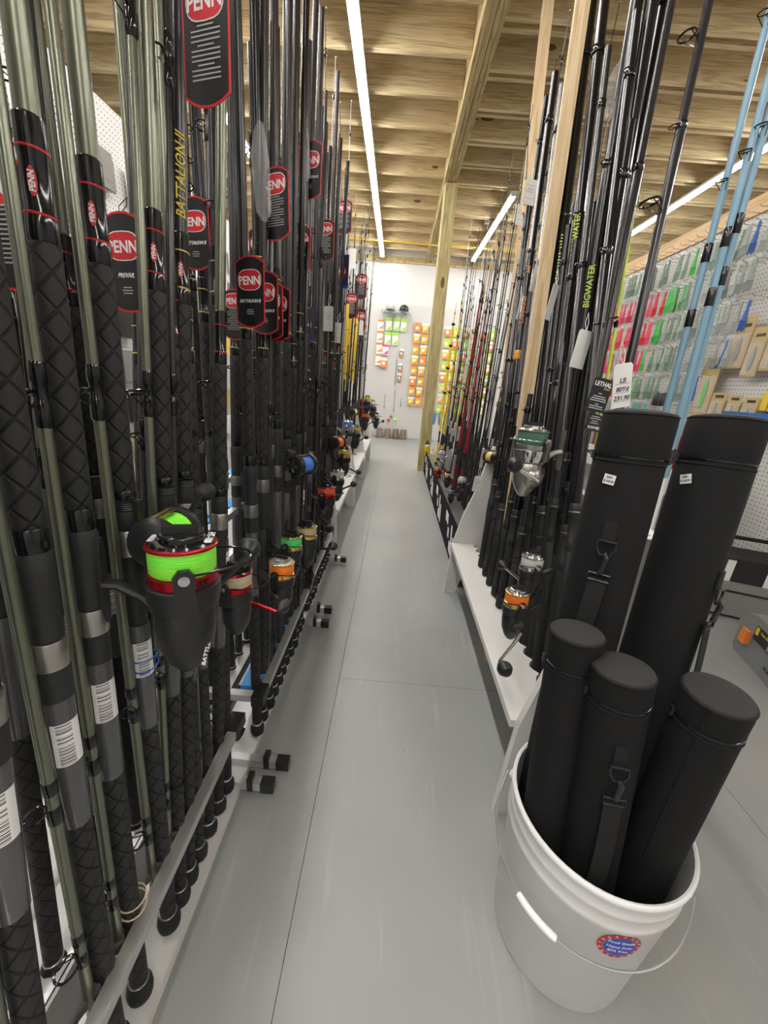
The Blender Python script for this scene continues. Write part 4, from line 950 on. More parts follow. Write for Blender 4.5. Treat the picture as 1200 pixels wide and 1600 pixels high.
# clear plastic bags on rods
for px, py, X, w_, h_, lab, yaw in ((960, 135, .60, .05, .16, 'crumpled clear plastic bag tied high on the right bundle', 20), (407, 272, -.32, .045, .17, 'clear plastic sleeve hanging left of the stickered hang tag', -30), (476, 235, -.33, .03, .15, 'clear plastic sleeve beside the highest hang tag', -30)):
    p = at_x(px, py, X); vs = []; b = MB()
    poly = [(-w_*.35, -h_*.38), (0, -h_*.5), (w_*.4, -h_*.42), (w_*.5, h_*.1), (w_*.3, h_*.5), (-w_*.1, h_*.42), (-w_*.42, h_*.2)]
    b.prism(poly, -.006, .006); o = b.build('plastic_bag', 'clear_bag', None, T(p) @ Matrix.Rotation(R(yaw), 4, 'Z') @ Matrix.Rotation(R(8 if X > 0 else -6), 4, 'Y'))
    tag(o, lab, 'plastic bag')
# ------------------------------------------------------------------ bucket and tube cases
BX, BY = .44, .52
t = thing('bucket', 'white plastic bucket holding the black tube cases', 'bucket', T((BX, BY, 0)))
def br(z): return .130+.022*z/.365
MB().lathe([(0, .004), (.124, .004), (.127, .0005), (.130, .004), (br(.285), .285), (.1495, .287), (.1505, .300), (.1475, .318), (.150, .321), (.1505, .330), (.148, .348), (.1505, .351), (.1535, .357), (.1535, .364), (.150, .367), (.1465, .365), (br(.35)-.006, .345), (.1245, .010), (0, .0095)], 64).build('shell', 'bucket_white', t, None, 50)
for a in (-37, 143):
    MB().lathe([(0, 0), (.010, 0), (.010, .006), (.006, .009), (0, .009)], 14, Matrix.Rotation(R(a), 4, 'Z') @ T((.1495, 0, .305)) @ Matrix.Rotation(R(90), 4, 'Y')).build('ear', 'bucket_white', t)
ex = Vector((math.cos(R(-37)), math.sin(R(-37)), 0)); nx = Vector((math.cos(R(-127)), math.sin(R(-127)), 0))
def bail(u):
    th = math.pi*u; return ex*.163*math.cos(th) + nx*(.168*math.sin(th)**.8) + Vector((0, 0, .305-.075*math.sin(th)**.9))
bl = MB().tube([bail(i/30) for i in range(31)], .0019, 8).build('bail_handle', 'steel_wire', t)
MB().tube([bail(.50+.018*i) for i in range(9)], [.0055]+[.0065]*7+[.0055], 12).build('hand_grip', 'bucket_white', bl)
def wrap(me, a0, zc, rr):
    m2 = me.copy()
    for v in m2.vertices:
        x, yv, d = v.co; ang = a0+x/rr; r2 = br(zc+yv)+.0006+d
        v.co = (r2*math.cos(ang), r2*math.sin(ang), zc+yv)
    return m2
def disc(rad, d, m, n=28, r0=0, off=0):
    b = MB()
    rings = [r0+(rad-r0)*k/4 for k in range(5)]
    for k in range(4):
        for j in range(n):
            q = [(rings[a]*math.cos(2*math.pi*c/n), rings[a]*math.sin(2*math.pi*c/n), d) for a, c in ((k, j), (k+1, j), (k+1, j+1), (k, j+1))]
            b.add(q, [(0, 1, 2, 3)])
    return b.mesh('sticker', m)
SA, SZ = R(-93), .2495
st = ob('round_sticker', wrap(disc(.034, 0, 'red_trim'), SA, SZ, .146), t)
ob('sticker_ring', wrap(disc(.0262, .0002, 'gold_trim'), SA, SZ, .146), st)
ob('sticker_centre', wrap(disc(.0250, .0004, 'print_blue'), SA, SZ, .146), st)
for zz, tx_, sz in ((.012, 'Food Grade', .0085), (-.001, 'Heavy Duty', .0085), (-.013, 'BPA Free', .0085)):
    me = text_mesh(tx_, sz, 'print_white', .0001, 0, .0001).copy()
    for v in me.vertices: v.co.y += zz; v.co.z += .0006
    ob('lettering', wrap(me, SA, SZ, .146), st)
for q in range(16):
    a = 2*math.pi*q/16; me = text_mesh('FOOD'[q % 4], .006, 'paper', .0001, 0, .0001).copy()
    for v in me.vertices:
        x, yv, d = v.co; a2 = a; v.co = ((.030+yv)*math.sin(a2)+x*math.cos(a2), (.030+yv)*math.cos(a2)-x*math.sin(a2), d+.0006)
    ob('lettering', wrap(me, SA, SZ, .146), st)

def tube_case(base, top, r, label, zipz=.075, strap=None, sticker=None, seam=None, spin=0):
    b = Vector(base); d = Vector(top)-b; L = d.length; M = frame(b, d, (-.5, -.85, 0)) @ Matrix.Rotation(spin, 4, 'Z')
    t = thing('tube_case', label, 'tube case', M, 'black tube cases')
    n = 40
    MB().lathe([(0, 0), (r*.96, .001), (r, .008), (r*1.005, L*.4), (r*.995, L-zipz-.004), (r*.985, L-zipz)], n).build('tube_body', 'nylon', t)
    cap = MB().lathe([(r*.985, L-zipz+.004), (r*1.0, L-zipz+.008), (r*1.01, L-.018), (r*1.0, L-.006)], n).build('cap_side', 'nylon', t)
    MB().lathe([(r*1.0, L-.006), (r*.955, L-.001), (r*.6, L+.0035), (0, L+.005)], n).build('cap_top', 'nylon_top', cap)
    MB().torus((0, 0, L-.005), r*.992, .0016, (0, 0, 1), n, 6).build('piping', 'nylon', cap)
    z = MB().lathe([(r*.985, L-zipz), (r*1.012, L-zipz+.0005), (r*1.012, L-zipz+.004), (r*.985, L-zipz+.0045)], n).build('zip', 'gloss_black', t)
    MB().torus((0, 0, L-zipz-.006), r*1.0, .0013, (0, 0, 1), n, 6).build('piping', 'nylon', t)
    pa = R(-75)
    MB().box(r*1.01, r*1.01+.004, -.004, .004, L-zipz-.006, L-zipz+.008, Matrix.Rotation(pa, 4, 'Z')).build('zip_pull', 'plastic_black', z)
    if strap:
        a, zt, sw, ln = strap; A = Matrix.Rotation(a, 4, 'Z'); x = r*1.005
        MB().box(x, x+.003, -sw*.6, sw*.6, zt-.004, zt+.032, A).build('strap_tab', 'webbing', t)
        rg = MB().tube([A @ Vector((x+.007, q, zz)) for q, zz in ((-sw*.8, zt), (sw*.8, zt), (sw*.85, zt-.012), (sw*.45, zt-.024), (-sw*.45, zt-.024), (-sw*.85, zt-.012))], .002, 8, closed=True).build('d_ring', 'plastic_black', t)
        hk = MB().tube([A @ Vector((x+.009, 0, zt-.020)), A @ Vector((x+.012, .004, zt-.027)), A @ Vector((x+.010, .002, zt-.045)), A @ Vector((x+.009, 0, zt-.056))], [.003, .0045, .004, .005], 8).build('snap_hook', 'plastic_black', rg)
        MB().tube([A @ Vector((x+.007, -sw, zt-.058)), A @ Vector((x+.007, sw, zt-.058)), A @ Vector((x+.007, sw, zt-.070)), A @ Vector((x+.007, -sw, zt-.070))], .0022, 6, closed=True).build('slider', 'plastic_black', rg)
        k = 12; pts = [(x+.006+.010*math.sin(math.pi*i/k), -.012*i/k, zt-.066-ln*i/k) for i in range(k+1)]
        sb = MB()
        for i in range(k):
            p, q = pts[i], pts[i+1]
            sb.add([A @ Vector(v) for v in ((p[0], p[1]-sw*.85, p[2]), (p[0], p[1]+sw*.85, p[2]), (q[0], q[1]+sw*.85, q[2]), (q[0], q[1]-sw*.85, q[2]), (p[0]-.002, p[1]-sw*.85, p[2]), (p[0]-.002, p[1]+sw*.85, p[2]), (q[0]-.002, q[1]+sw*.85, q[2]), (q[0]-.002, q[1]-sw*.85, q[2]))], [(0, 1, 2, 3), (7, 6, 5, 4), (0, 3, 7, 4), (1, 5, 6, 2)]+([(0, 4, 5, 1)] if i == 0 else [])+([(3, 2, 6, 7)] if i == k-1 else []))
        sb.build('shoulder_strap', 'webbing', t)
    if sticker:
        a, zs, rl = sticker; A = Matrix.Rotation(a, 4, 'Z') @ T((r*1.006+.0008, 0, zs)) @ Matrix.Rotation(rl, 4, 'X')
        so = MB().box(-.0004, .0004, -.009, .009, -.008, .008).build('price_sticker', 'paper', t, A)
        for tx_, zz in (('2001', .0035), ('$ 64.99', -.003)):
            ob('lettering', text_mesh(tx_, .0052, 'card_black', .0001, 0, .0001), so, T((.0008, 0, zz)) @ Matrix.Rotation(R(90), 4, 'Z') @ STAND)
    if seam is not None:
        MB().tube([Matrix.Rotation(seam, 4, 'Z') @ Vector((r*1.006, 0, zz)) for zz in (.02, L*.5, L-zipz-.004)], .0012, 6).build('seam', 'nylon', t)
        MB().tube([Matrix.Rotation(seam, 4, 'Z') @ Vector((r*1.012, 0, zz)) for zz in (L-zipz+.008, L-.01)], .0012, 6).build('seam', 'nylon', t)
    return t
tube_case((.385, .575, .012), (.405, .668, 1.064), .0545, 'tall black tube case at the left, strap clip on its front', strap=(R(-2), .845, .0165, .22), sticker=(R(-22), .945, R(-5)))
tube_case((.497, .552, .012), (.560, .680, 1.066), .0555, 'tall black tube case at the right, square price sticker near its lid', sticker=(R(-42), .955, R(15)), strap=(R(62), .78, .015, .3))
tube_case((.362, .482, .012), tuple(at_z(902, 985, .72)), .0415, 'short black tube case at the left of the bucket, zip pull facing out', zipz=.06)
tube_case((.433, .440, .012), tuple(at_z(974, 1042, .70)), .0435, 'short black tube case in the middle with a hanging strap', zipz=.05, strap=(R(18), .555, .0150, .24))
tube_case((.512, .470, .012), tuple(at_z(1124, 1082, .70)), .0435, 'short black tube case at the right with a vertical seam', zipz=.05, seam=R(-20))

# ------------------------------------------------------------------ floor goods by the right wall
t = thing('tackle_box', 'grey tackle box with an orange handle on the floor by the right wall', 'tackle box', T((1.775, 1.372, 0)) @ Matrix.Rotation(R(-105.7), 4, 'Z'))
MB().prism([(-.19, .0), (.19, 0), (.215, .02), (.215, .12), (-.215, .12), (-.215, .02)], -.12, .12).build('tub', 'box_grey', t)
ld = MB().prism([(-.225, .122), (.225, .122), (.222, .15), (.19, .205), (.12, .225), (-.12, .225), (-.19, .205), (-.222, .15)], -.128, .128).build('lid', 'box_grey', t)
MB().tube([(-.11, 0, .222), (-.09, 0, .25), (.09, 0, .25), (.11, 0, .222)], .011, 10).build('carry_handle', 'box_orange', ld)
for x in (-.14, .14): MB().box(x-.022, x+.022, -.142, -.121, .075, .14).build('latch', 'box_orange', t)
lbx = MB().box(-.10, .12, -.1295, -.1285, .125, .19).build('printed_label', 'card_black', ld)
MB().box(-.095, -.075, -.1302, -.1296, .15, .185).build('label_mark', 'print_yellow', lbx)
ob('lettering', text_mesh('Two Bay', .018, 'print_yellow', .0003), lbx, T((-.03, -.131, .172)) @ STAND)
for x in (.0, .035, .07): MB().box(x, x+.025, -.1302, -.1296, .130, .158).build('label_picture', 'print_grey', lbx)
ob('lettering', text_mesh('PLANO', .022, 'card_black', .0004), t, T((.05, -.121, .05)) @ STAND)
t = thing('tackle_bag', 'black and grey soft tackle bag behind the tackle box', 'bag', T((2.0, 2.02, 0)) @ Matrix.Rotation(R(-20), 4, 'Z'))
bag = [(-.19, 0), (.19, 0), (.21, .05), (.20, .26), (.15, .33), (-.15, .33), (-.20, .26), (-.21, .05)]
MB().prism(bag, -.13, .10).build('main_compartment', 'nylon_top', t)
pk = MB().prism([(-.15, .02), (.15, .02), (.16, .05), (.15, .20), (-.15, .20), (-.16, .05)], -.175, -.131).build('front_pocket', 'grey_bag', t)
MB().box(-.14, .14, -.178, -.1755, .155, .165).build('zip', 'plastic_black', pk)
MB().tube([(-.12, -.02, .328), (-.09, -.02, .42), (.09, -.02, .42), (.12, -.02, .328)], .012, 8).build('carry_handle', 'webbing', t)
for x in (-.09, .09): MB().box(x-.018, x+.018, -.134, -.1305, .20, .32).build('pale_strap', 'paper', t)

# ------------------------------------------------------------------ goods on the right pegboard wall
def lure_mesh(m):
    def mk():
        b = MB(); b.lathe([(.002, .0), (.006, .004), (.0075, .02), (.006, .034), (.009, .05), (.0115, .085)], 6, Matrix.Diagonal((.55, 1, -1, 1)))
        for q in (-1.5, -.5, .5, 1.5): b.bar((0, q*.006, -.08), (.002*q, q*.0066, -.118-.006*(q % 2)), .0062, .002)
        return b.mesh('lure', m)
    return cached(('lure', m), mk)
hook_mesh = MB().tube([(0, 0, 0), (-.13, 0, 0), (-.15, 0, .012)], .0022, 5).mesh('peg_hook', 'steel_wire')
head_mesh = MB().box(-.001, .001, -.013, .013, -.004, .018).mesh('header', 'clear_bag')
def wall_cols(y):
    if y > 3.95: return ['pink_lure', 'pink_lure', 'red_lure', 'pale_lure']
    if y > 3.62: return ['pink_lure', 'red_lure', 'red_lure', 'pink_lure']
    if y > 3.42: return ['green_lure', 'sage_lure', 'sage_lure', 'green_lure']
    if y > 3.05: return ['grey_lure', 'pale_lure', 'sage_lure', 'pale_lure']
    return ['blue_lure', 'grey_lure', 'pale_lure', 'grey_lure']
CN = {'pink_lure': 'pink', 'red_lure': 'red', 'pale_lure': 'pale', 'green_lure': 'bright green', 'sage_lure': 'sage green', 'teal_lure': 'teal', 'grey_lure': 'grey', 'blue_lure': 'blue'}
RN = ['top', 'second', 'third', 'fourth', 'fifth', 'sixth']
for r_, z in enumerate((2.17, 1.95, 1.73, 1.51, 1.29, 1.08)):
    y = 2.72 if r_ < 4 else 2.95
    k = 0
    while y < 4.55:
        if random.random() > (.25 if r_ == 0 else .07):
            c = random.choice(wall_cols(y+.06*(2-r_)) if r_ != 5 else ['grey_lure', 'sage_lure', 'pale_lure', 'teal_lure'])
            if r_ == 0 and c in ('pink_lure', 'red_lure'): c = 'sage_lure'
            xx = 2.07+random.uniform(0, .05)
            p = ob('lure_packet', lure_mesh(c), None, T((xx, y, z-.004)) @ Matrix.Rotation(.75+random.uniform(-.35, .35), 4, 'Z') @ Matrix.Diagonal((1.5, 1.35, 1.4, 1)))
            tag(p, '%s skirt lure hanging in the %s row of the right pegboard' % (CN[c], RN[r_]), 'lure', '%s skirts, %s row' % (CN[c], RN[r_]))
            ob('header', head_mesh, p)
        y += .046; k += 1
for r_, z in enumerate((2.235, 2.17, 1.95, 1.73, 1.51, 1.29, 1.08, .9)):
    y = 2.3 if r_ < 4 else 2.85
    while y < 4.6:
        o = ob('peg_hook', hook_mesh, None, T((2.199, y, z))); tag(o, 'steel peg hook jutting from the right pegboard', 'hook', 'peg hooks on the right wall')
        y += .085
def kraft_pack(y, z, w_, h_, label, lure='grey_lure'):
    t = thing('card_pack', label, 'lure pack', T((2.13, y, z)), 'kraft card packs')
    MB().box(-.0015, .0015, -w_/2, w_/2, -h_/2, h_/2).build('backing_card', 'kraft', t)
    MB().prism([(-w_*.42, -h_*.46), (w_*.42, -h_*.46), (w_*.42, h_*.18), (-w_*.42, h_*.18)], -.012, -.0016, axis=0).build('blister', 'clear_bag', t)
    MB().sphere((-.008, 0, -h_*.14), h_*.27, 10, 8, .02/h_, .16, 1).build('bait', lure, t)
    b = MB()
    for q in range(5): b.box(-.0026, -.0016, w_*(-.30+.12*q), w_*(-.30+.12*q)+w_*.09, h_*.30, h_*.30+w_*.16)
    b.build('small_print', 'card_black', t)
KP = [(2.58, 2.02, .12, .26), (2.46, 2.0, .10, .26), (2.70, 1.48, .13, .30), (2.57, 1.42, .11, .28), (2.45, 1.46, .11, .30), (2.86, 1.22, .14, .38), (2.72, 1.10, .12, .16), (2.59, 1.09, .10, .16), (2.47, 1.08, .10, .16), (2.70, .90, .13, .17), (2.57, .89, .11, .17), (2.44, 1.80, .11, .2)]
PO = ['upper left', 'upper right', 'middle left', 'middle centre', 'middle right', 'largest, farthest', 'lower left', 'lower centre', 'lower right', 'bottom left', 'bottom right', 'second row right']
for (y, z, a, b), q in zip(KP, PO): kraft_pack(y, z, a, b, 'kraft card lure pack on the right pegboard, '+q+' of the cluster', random.choice(['grey_lure', 'pale_lure', 'green_lure']))
for q, (y, z, m_, nm) in enumerate(((2.40, 1.14, 'pack_yellow', 'yellow'), (2.34, 1.14, 'pack_orange', 'orange'), (2.28, 1.13, 'blue_plastic', 'blue'))):
    o = MB().box(-.02, .02, -.026, .026, -.05, .05).box(-.006, -.0, -.012, .012, .05, .075).build('bottle_pack', m_, None, T((2.16, y, z))); tag(o, nm+' boxed pack at the lower right of the pegboard', 'pack', 'boxed packs')
o = MB().prism([(-.13, -.012), (.13, -.012), (.14, .012), (-.14, .012)], -.09, .09).build('display_tray', 'blue_plastic', None, T((2.10, 2.36, 1.06))); tag(o, 'dark blue display tray fixed to the right pegboard', 'tray')
# low white shelf under the pegboard with packets
t = thing('wall_shelf', 'low white shelf along the right pegboard wall', 'shelf', T((0, 0, 0)))
MB().box(1.86, 2.198, 2.35, 4.6, .62, .645).build('shelf_board', 'white_paint', t)
MB().box(1.86, 1.88, 2.35, 4.6, .50, .619).build('front_lip', 'white_paint', t)
for y in (2.4, 3.45, 4.55): MB().box(1.90, 2.198, y, y+.022, 0, .619).build('shelf_bracket', 'white_paint', t)
for q in range(12):
    y = 2.5+.17*q; m_ = ['pack_green', 'pack_yellow', 'red_trim', 'grey_bag', 'paper', 'blue_plastic'][q % 6]
    o = MB().box(-.05, .05, -.055, .055, 0, .13+.05*(q % 3)).box(-.051, -.0502, -.04, .04, .03, .09).build('product_box', m_, None, T((2.05, y, .6455)) @ Matrix.Rotation(random.uniform(-.2, .2), 4, 'Z'))
    tag(o, nth(q, {'pack_green': 'green', 'pack_yellow': 'yellow', 'red_trim': 'red', 'grey_bag': 'grey', 'paper': 'white', 'blue_plastic': 'blue'}[m_]+' product box of the row on the low wall shelf'), 'box', 'boxes on the low shelf')
for q, (px, py) in enumerate(((1018, 620), (1028, 618))):
    b = at_x(px, py+60, 1.35); b.z = 0; 
    M = frame((b.x, b.y, .001), (.01, .05, 1)); o = thing('grey_tube', ('left' if q == 0 else 'right')+' one of two grey tubes with black caps behind the tube cases', 'tube', M, 'grey tubes')
    MB().lathe([(0, 0), (.02, .001), (.02, 1.07), (.018, 1.071)], 14).build('tube_body', 'silver_tube', o); MB().lathe([(.0185, 1.0715), (.022, 1.073), (.022, 1.13), (.018, 1.135), (0, 1.136)], 14).build('cap', 'plastic_black', o)
# wire grid panel past the end of the right wall
t = thing('wire_grid', 'wire grid display panel beyond the right pegboard wall', 'wire grid', T((1.75, 4.95, .9)) @ Matrix.Rotation(R(12), 4, 'Z'))
for q in range(9): MB().tube([(q*.075, 0, 0), (q*.075, 0, 1.25)], .003, 5).build('upright_wire', 'steel_wire', t)
for q in range(14): MB().tube([(0, 0, q*.095+.006), (.6, 0, q*.095+.006)], .003, 5).build('cross_wire', 'steel_wire', t)
for x in (.02, .58): MB().tube([(x, .02, -.9), (x, .02, 1.2)], .012, 8).build('stand_leg', 'plastic_black', t)

# ------------------------------------------------------------------ back wall goods
def bait_pack(x, z, c0, c1, label, group, w_=.115, h_=.165):
    t = thing('bait_pack', label, 'bait pack', T((x, Y1-.05, z)) @ Matrix.Rotation(random.uniform(-.06, .06), 4, 'Y'), group)
    def a(): return MB().box(-w_/2, w_/2, -.006, .006, -h_/2, h_*.22).mesh('pouch', c0)
    ob('pouch', cached(('bp', c0, w_), a), t)
    ob('header', cached(('bh', c1, w_), lambda: MB().box(-w_/2, w_/2, -.003, .003, h_*.22, h_/2).mesh('header', c1)), t)
    ob('printed_panel', cached(('bq', c1, w_), lambda: MB().prism([(-w_*.45, -h_*.44), (w_*.42, -h_*.44), (w_*.42, -h_*.05)], -.0075, -.0062).mesh('printed_panel', c1 if c1 != 'paper' else 'pack_orange')), t)
    ob('pack_window', cached(('bw', w_), lambda: MB().prism(oval(w_*.5, h_*.3), -.0085, -.0076).mesh('pack_window', 'paper')), t, T((-w_*.06, 0, -h_*.06)))
CO = ['left', 'middle', 'right']
for r_ in range(8):
    for c_ in range(3):
        bait_pack(.29+.148*c_, 2.08-.189*r_, 'pack_orange' if (c_*2+r_) % 5 == 0 else 'pack_yellow', 'paper' if (r_+c_) % 2 else 'pack_orange', 'orange and yellow bait pack on the back wall, %s row, %s column' % (['top', 'second', 'third', 'fourth', 'fifth', 'sixth', 'seventh', 'bottom'][r_], CO[c_]), 'orange and yellow bait packs')
for r_, xs in enumerate(((-.245, -.105, .03), (-.25, -.11))):
    for c_, x in enumerate(xs): bait_pack(x, 2.10-.245*r_, 'paper', 'pack_green', 'green and white pack on the back wall, %s row, %s one' % (('upper', 'lower')[r_], CO[c_]), 'green and white packs', .11, .22)
bait_pack(-.275, 1.66, 'paper', 'pack_pink', 'pink-topped pack on the back wall', 'odd packs', .12, .2)
bait_pack(-.29, 1.42, 'pack_orange', 'paper', 'orange and white pack under the pink-topped one', 'odd packs', .12, .18)
for r_ in range(4): bait_pack(-.40, 2.08-.2*r_, 'paper', 'pack_orange', '%s orange-topped pack beside the far left rods' % ORD[r_], 'orange-topped packs', .11, .16)
for r_, z in enumerate((1.62, 1.36, 1.18)): bait_pack(.03+.0*r_, z, 'grey_bag', 'paper', '%s small grey pack in the middle of the back wall' % ORD[r_], 'small grey packs', .075, .15)
for r_ in range(8):
    for c_ in range(6): bait_pack(.86+.17*c_, 2.05-.2*r_, 'pack_yellow' if (c_*3+r_) % 4 else 'pack_orange', 'pack_green' if (c_+r_) % 2 else 'paper', 'yellow bait pack on the back wall behind the right rods, %s row, %s column' % (['top', 'second', 'third', 'fourth', 'fifth', 'sixth', 'seventh', 'bottom'][r_], ORD[c_]), 'yellow packs behind the right rods', .12, .17)
t = thing('glass_ledge', 'small glass shelf carrying two caps on the back wall', 'shelf', T((0, 0, 0)))
MB().box(-.40, .10, Y1-.24, Y1-.013, 2.30, 2.31).build('shelf_pane', 'glass_shelf', t)
for x in (-.36, .06): MB().box(x-.006, x+.006, Y1-.22, Y1-.013, 2.28, 2.2995).build('shelf_arm', 'steel_wire', t)
for x, m1, m2, lab in ((-.24, 'print_grey', 'card_black', 'grey-white and black cap on the glass shelf'), (.01, 'card_black', 'nylon', 'dark cap on the glass shelf')):
    t = thing('cap', lab, 'cap', T((x, Y1-.13, 2.3105)))
    MB().lathe([(.085, 0), (.088, .02), (.082, .06), (.06, .095), (.03, .11), (0, .113)], 18).build('crown', m1, t)
    MB().prism([(.09*math.cos(a), -.09*math.sin(a)*1.9 if .2 < a < 2.94 else -.02) for a in [math.pi*i/10 for i in range(11)]], 0, .006, axis=2).build('peak', m2, t)
    MB().sphere((0, 0, .114), .008, 8, 6).build('button', m2, t)
for q, x in enumerate((-.28, -.12, .045, .20)):
    o = MB().lathe([(.055, 0), (.062, .02), (.058, .12), (.060, .19), (.052, .20), (0, .20)], 9).build('timber_stump', 'stump_wood', None, T((x, Y1-.12, .0005))); tag(o, nth(q, 'timber stump').split(',')[0]+' from the left at the foot of the back wall', 'stump', 'timber stumps')
for q, (x, z, m_, nm) in enumerate(((-.12, .36, 'red_lure', 'red'), (.02, .37, 'line_lime', 'lime'), (-.33, .37, 'green_lure', 'green'), (-.07, .43, 'grey_bag', 'grey'))):
    o = MB().sphere((0, 0, 0), .028, 10, 8).tube([(0, 0, .02), (0, .04, .05)], .003, 5).build('float', m_, None, T((x, Y1-.055, z))); tag(o, nm+' float hung low on the back wall', 'float', 'floats')
for q, (x, z0, z1) in enumerate(((-.05, 1.05, 1.5), (-.03, .55, .95), (-.22, .6, .85), (.10, .65, .8))):
    o = MB().tube([(0, 0, 0), (.003, 0, z1-z0)], .004, 5).sphere((0, 0, 0), .014, 8, 6).build('trace_rig', 'alu_dark', None, T((x, Y1-.03, z0))); tag(o, ['longest dark trace rig on the back wall', 'trace rig below the longest one', 'short trace rig at the left of the back wall', 'short trace rig left of the bait packs'][q], 'rig', 'trace rigs')
# bag and pamphlet hung on the post
o = MB().prism([(-.06, -.16), (.06, -.16), (.07, .13), (.03, .16), (-.05, .15)], -.012, .012).build('bait_bag', 'clear_bag', None, T((.56, 4.95, .98))); tag(o, 'clear bag with a lime label hung beside the timber post', 'bag')
for q, x in enumerate((.49, .57)):
    t = thing('lure_pack', ('left' if q == 0 else 'right')+' blue lure hanging beside the timber post', 'lure', T((x, 4.93, .70)), 'blue lures by the post')
    MB().sphere((0, 0, 0), .09, 10, 8, .28, .15, 1).build('lure_body', 'sky_blue', t); MB().tube([(0, 0, .085), (0, .02, .12)], .003, 5).build('hook', 'steel_wire', t)

# ------------------------------------------------------------------ left wall goods and back counters glimpsed between rods
for r_ in range(7):
    for c_ in range(18):
        y = .35+.24*c_; z = .55+.25*r_
        if random.random() < .3: continue
        m_ = random.choice(['kraft', 'kraft', 'paper', 'grey_bag', 'grey_bag', 'card_black', 'pack_yellow'] if r_ < 4 else ['paper', 'paper', 'grey_bag'])
        o = MB().box(-.008, .008, -.06, .06, -.09, .06).box(-.003, .003, -.06, .06, .0605, .09).box(.0082, .009, -.04, .04, -.05, .02).build('wall_pack', m_, None, T((-1.67, y, z))); 
        tag(o, '%s pack on the left pegboard glimpsed between the rods' % {'kraft': 'brown', 'pack_yellow': 'yellow', 'paper': 'white', 'grey_bag': 'grey', 'pack_green': 'green', 'card_black': 'black'}[m_], 'pack', 'packs on the left pegboard, '+m_.replace('_', ' '))
t = thing('brand_board', 'white board with a black angular mark standing behind the sage rods', 'sign', T((-1.05, 1.02, 0)) @ Matrix.Rotation(R(20), 4, 'Z'))
MB().box(-.16, .16, -.012, .012, .72, 1.10).build('panel', 'wall_white', t)
MB().prism([(-.02, 1.0), (.03, 1.0), (.08, .95), (.03, .90), (-.02, .90), (.03, .95)], -.014, -.0122).build('mark', 'card_black', t)
ob('lettering', text_mesh('DAIWA', .06, 'card_black', .001), t, T((0, -.0135, .80)) @ STAND)
for x in (-.12, .12): MB().box(x-.01, x+.01, -.01, .01, 0, .7195).build('stand_leg', 'white_paint', t)
# rubber bands
rubber_band(RODM['B'], 'pale rubber band doubled round the low grip of the second sage rod', (.175, .19), .024, .019)
rubber_band(RODM['A'], 'pale rubber band round the grip and guide of the reel-carrying rod', (.235, .25), .022, .019)
rubber_band(RODM['C'], 'blue rubber band round the clear sleeve under the overhead reel', (.615, .63), .017, .017, 'band_blue')

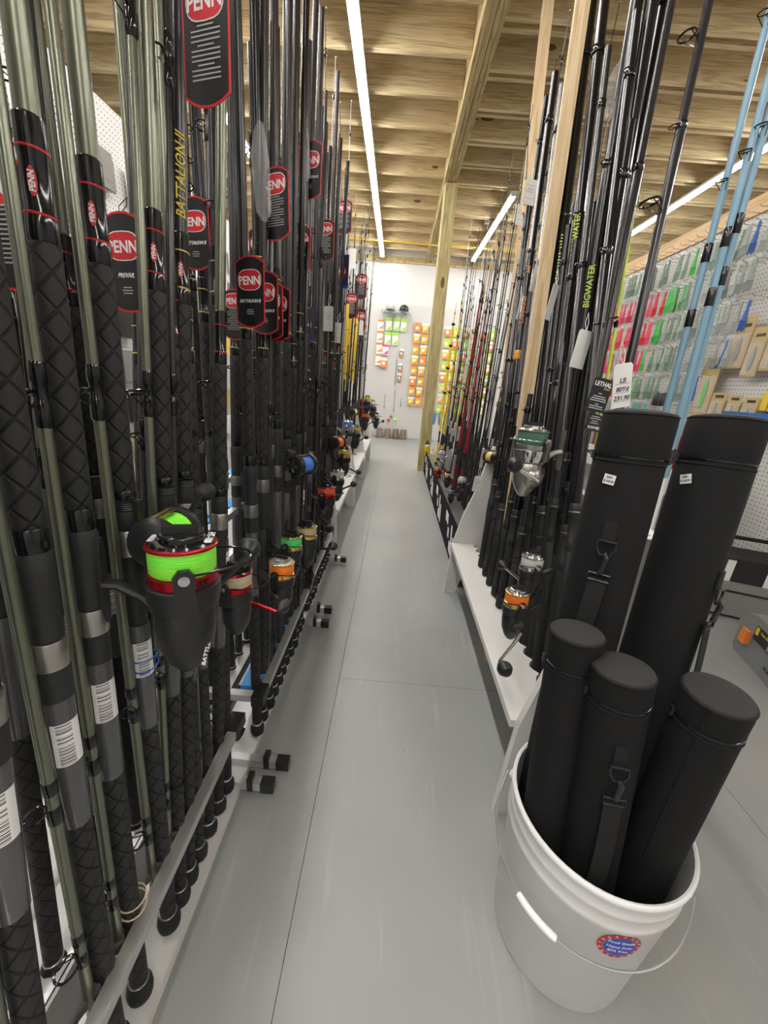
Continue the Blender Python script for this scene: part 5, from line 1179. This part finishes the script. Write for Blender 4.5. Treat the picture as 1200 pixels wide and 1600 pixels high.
# ------------------------------------------------------------------ person glimpsed behind the left racks
def person(loc, rz):
    J = {'pelvis': (0, 0, .95, .125), 'waist': (0, 0, 1.10, .118), 'chest': (0, .01, 1.32, .135), 'neckb': (0, 0, 1.46, .07), 'neck': (0, -.01, 1.52, .052), 'head': (0, -.03, 1.62, .085), 'crown': (0, -.015, 1.70, .07)}
    E = [('pelvis', 'waist'), ('waist', 'chest'), ('chest', 'neckb'), ('neckb', 'neck'), ('neck', 'head'), ('head', 'crown')]
    for s, n_ in ((1, 'r'), (-1, 'l')):
        J.update({'hip'+n_: (s*.09, 0, .90, .095), 'knee'+n_: (s*.10, -.02, .50, .062), 'ank'+n_: (s*.10, .02, .09, .042), 'toe'+n_: (s*.115, -.13, .035, .034),
                  'sh'+n_: (s*.17, .0, 1.40, .062), 'elb'+n_: (s*.25, .03, 1.13, .044), 'wr'+n_: (s*.22, -.18, 1.06, .028), 'palm'+n_: (s*.205, -.25, 1.05, .026)})
        E += [('pelvis', 'hip'+n_), ('hip'+n_, 'knee'+n_), ('knee'+n_, 'ank'+n_), ('ank'+n_, 'toe'+n_), ('chest', 'sh'+n_), ('sh'+n_, 'elb'+n_), ('elb'+n_, 'wr'+n_), ('wr'+n_, 'palm'+n_)]
        for q in range(4):
            dx = (q-1.5)*.017; ln = (.06, .072, .066, .05)[q]
            J['f%d%s' % (q, n_)] = (s*.205+dx, -.27-ln*.55, 1.045, .0095); J['g%d%s' % (q, n_)] = (s*.205+dx, -.27-ln, 1.022, .0085)
            E += [('palm'+n_, 'f%d%s' % (q, n_)), ('f%d%s' % (q, n_), 'g%d%s' % (q, n_))]
        J['t1'+n_] = (s*.175, -.245, 1.055, .0105); J['t2'+n_] = (s*.163, -.285, 1.048, .009); E += [('palm'+n_, 't1'+n_), ('t1'+n_, 't2'+n_)]
    names = list(J); me = bpy.data.meshes.new('body_skel'); me.from_pydata([J[k][:3] for k in names], [(names.index(a), names.index(b)) for a, b in E], [])
    o = bpy.data.objects.new('tmp_body', me); TXT.collection.objects.link(o)
    sk = o.modifiers.new('skin', 'SKIN'); sk.use_smooth_shade = True
    for i, k in enumerate(names):
        v = me.skin_vertices[0].data[i]; v.radius = (J[k][3], J[k][3]*(.8 if k in ('chest', 'waist', 'pelvis') else 1)); v.use_root = k == 'pelvis'
    o.modifiers.new('sub', 'SUBSURF').levels = 2
    dg = scratch_dg(); bmz = bpy.data.meshes.new_from_object(o.evaluated_get(dg)); bpy.data.objects.remove(o)
    bmz.materials.clear()
    for m_ in ('shirt', 'skin', 'trousers', 'plastic_black'): bmz.materials.append(MATS[m_])
    for p in bmz.polygons:
        c = p.center; r_ = abs(c.x); arm = r_ > .19 or c.y < -.14
        p.use_smooth = True
        if c.z > 1.47: p.material_index = 1
        elif c.z < .10: p.material_index = 3
        elif c.z < .98 : p.material_index = 2
        elif arm and (c.z < 1.20): p.material_index = 1
        else: p.material_index = 0
    M = T(loc) @ Matrix.Rotation(rz, 4, 'Z')
    t = thing('person', 'person in a pale grey shirt standing behind the left rod racks', 'person', M)
    ob('body', bmz, t)
    MB().lathe([(.088, 1.60), (.094, 1.65), (.088, 1.71), (.06, 1.755), (0, 1.77)], 16, T((0, -.012, 0))).build('hair', 'hair', t)
    f = MB()
    f.sphere((0, -.118, 1.615), .016, 8, 6, .7, 1, 1.3)
    for s in (1, -1): f.sphere((s*.085, -.02, 1.62), .02, 8, 6, .4, .8, 1.4)
    f.build('nose_and_ears', 'skin', t)
    e = MB()
    for s in (1, -1): e.sphere((s*.032, -.105, 1.64), .009, 8, 6)
    e.build('eyes', 'card_black', t); MB().box(-.022, .022, -.113, -.104, 1.568, 1.575).build('mouth', 'red_trim', t)
p = at_x(474, 560, -1.0)
person((p.x-.02, p.y, .002), R(100))
bpy.data.scenes.remove(TXT)
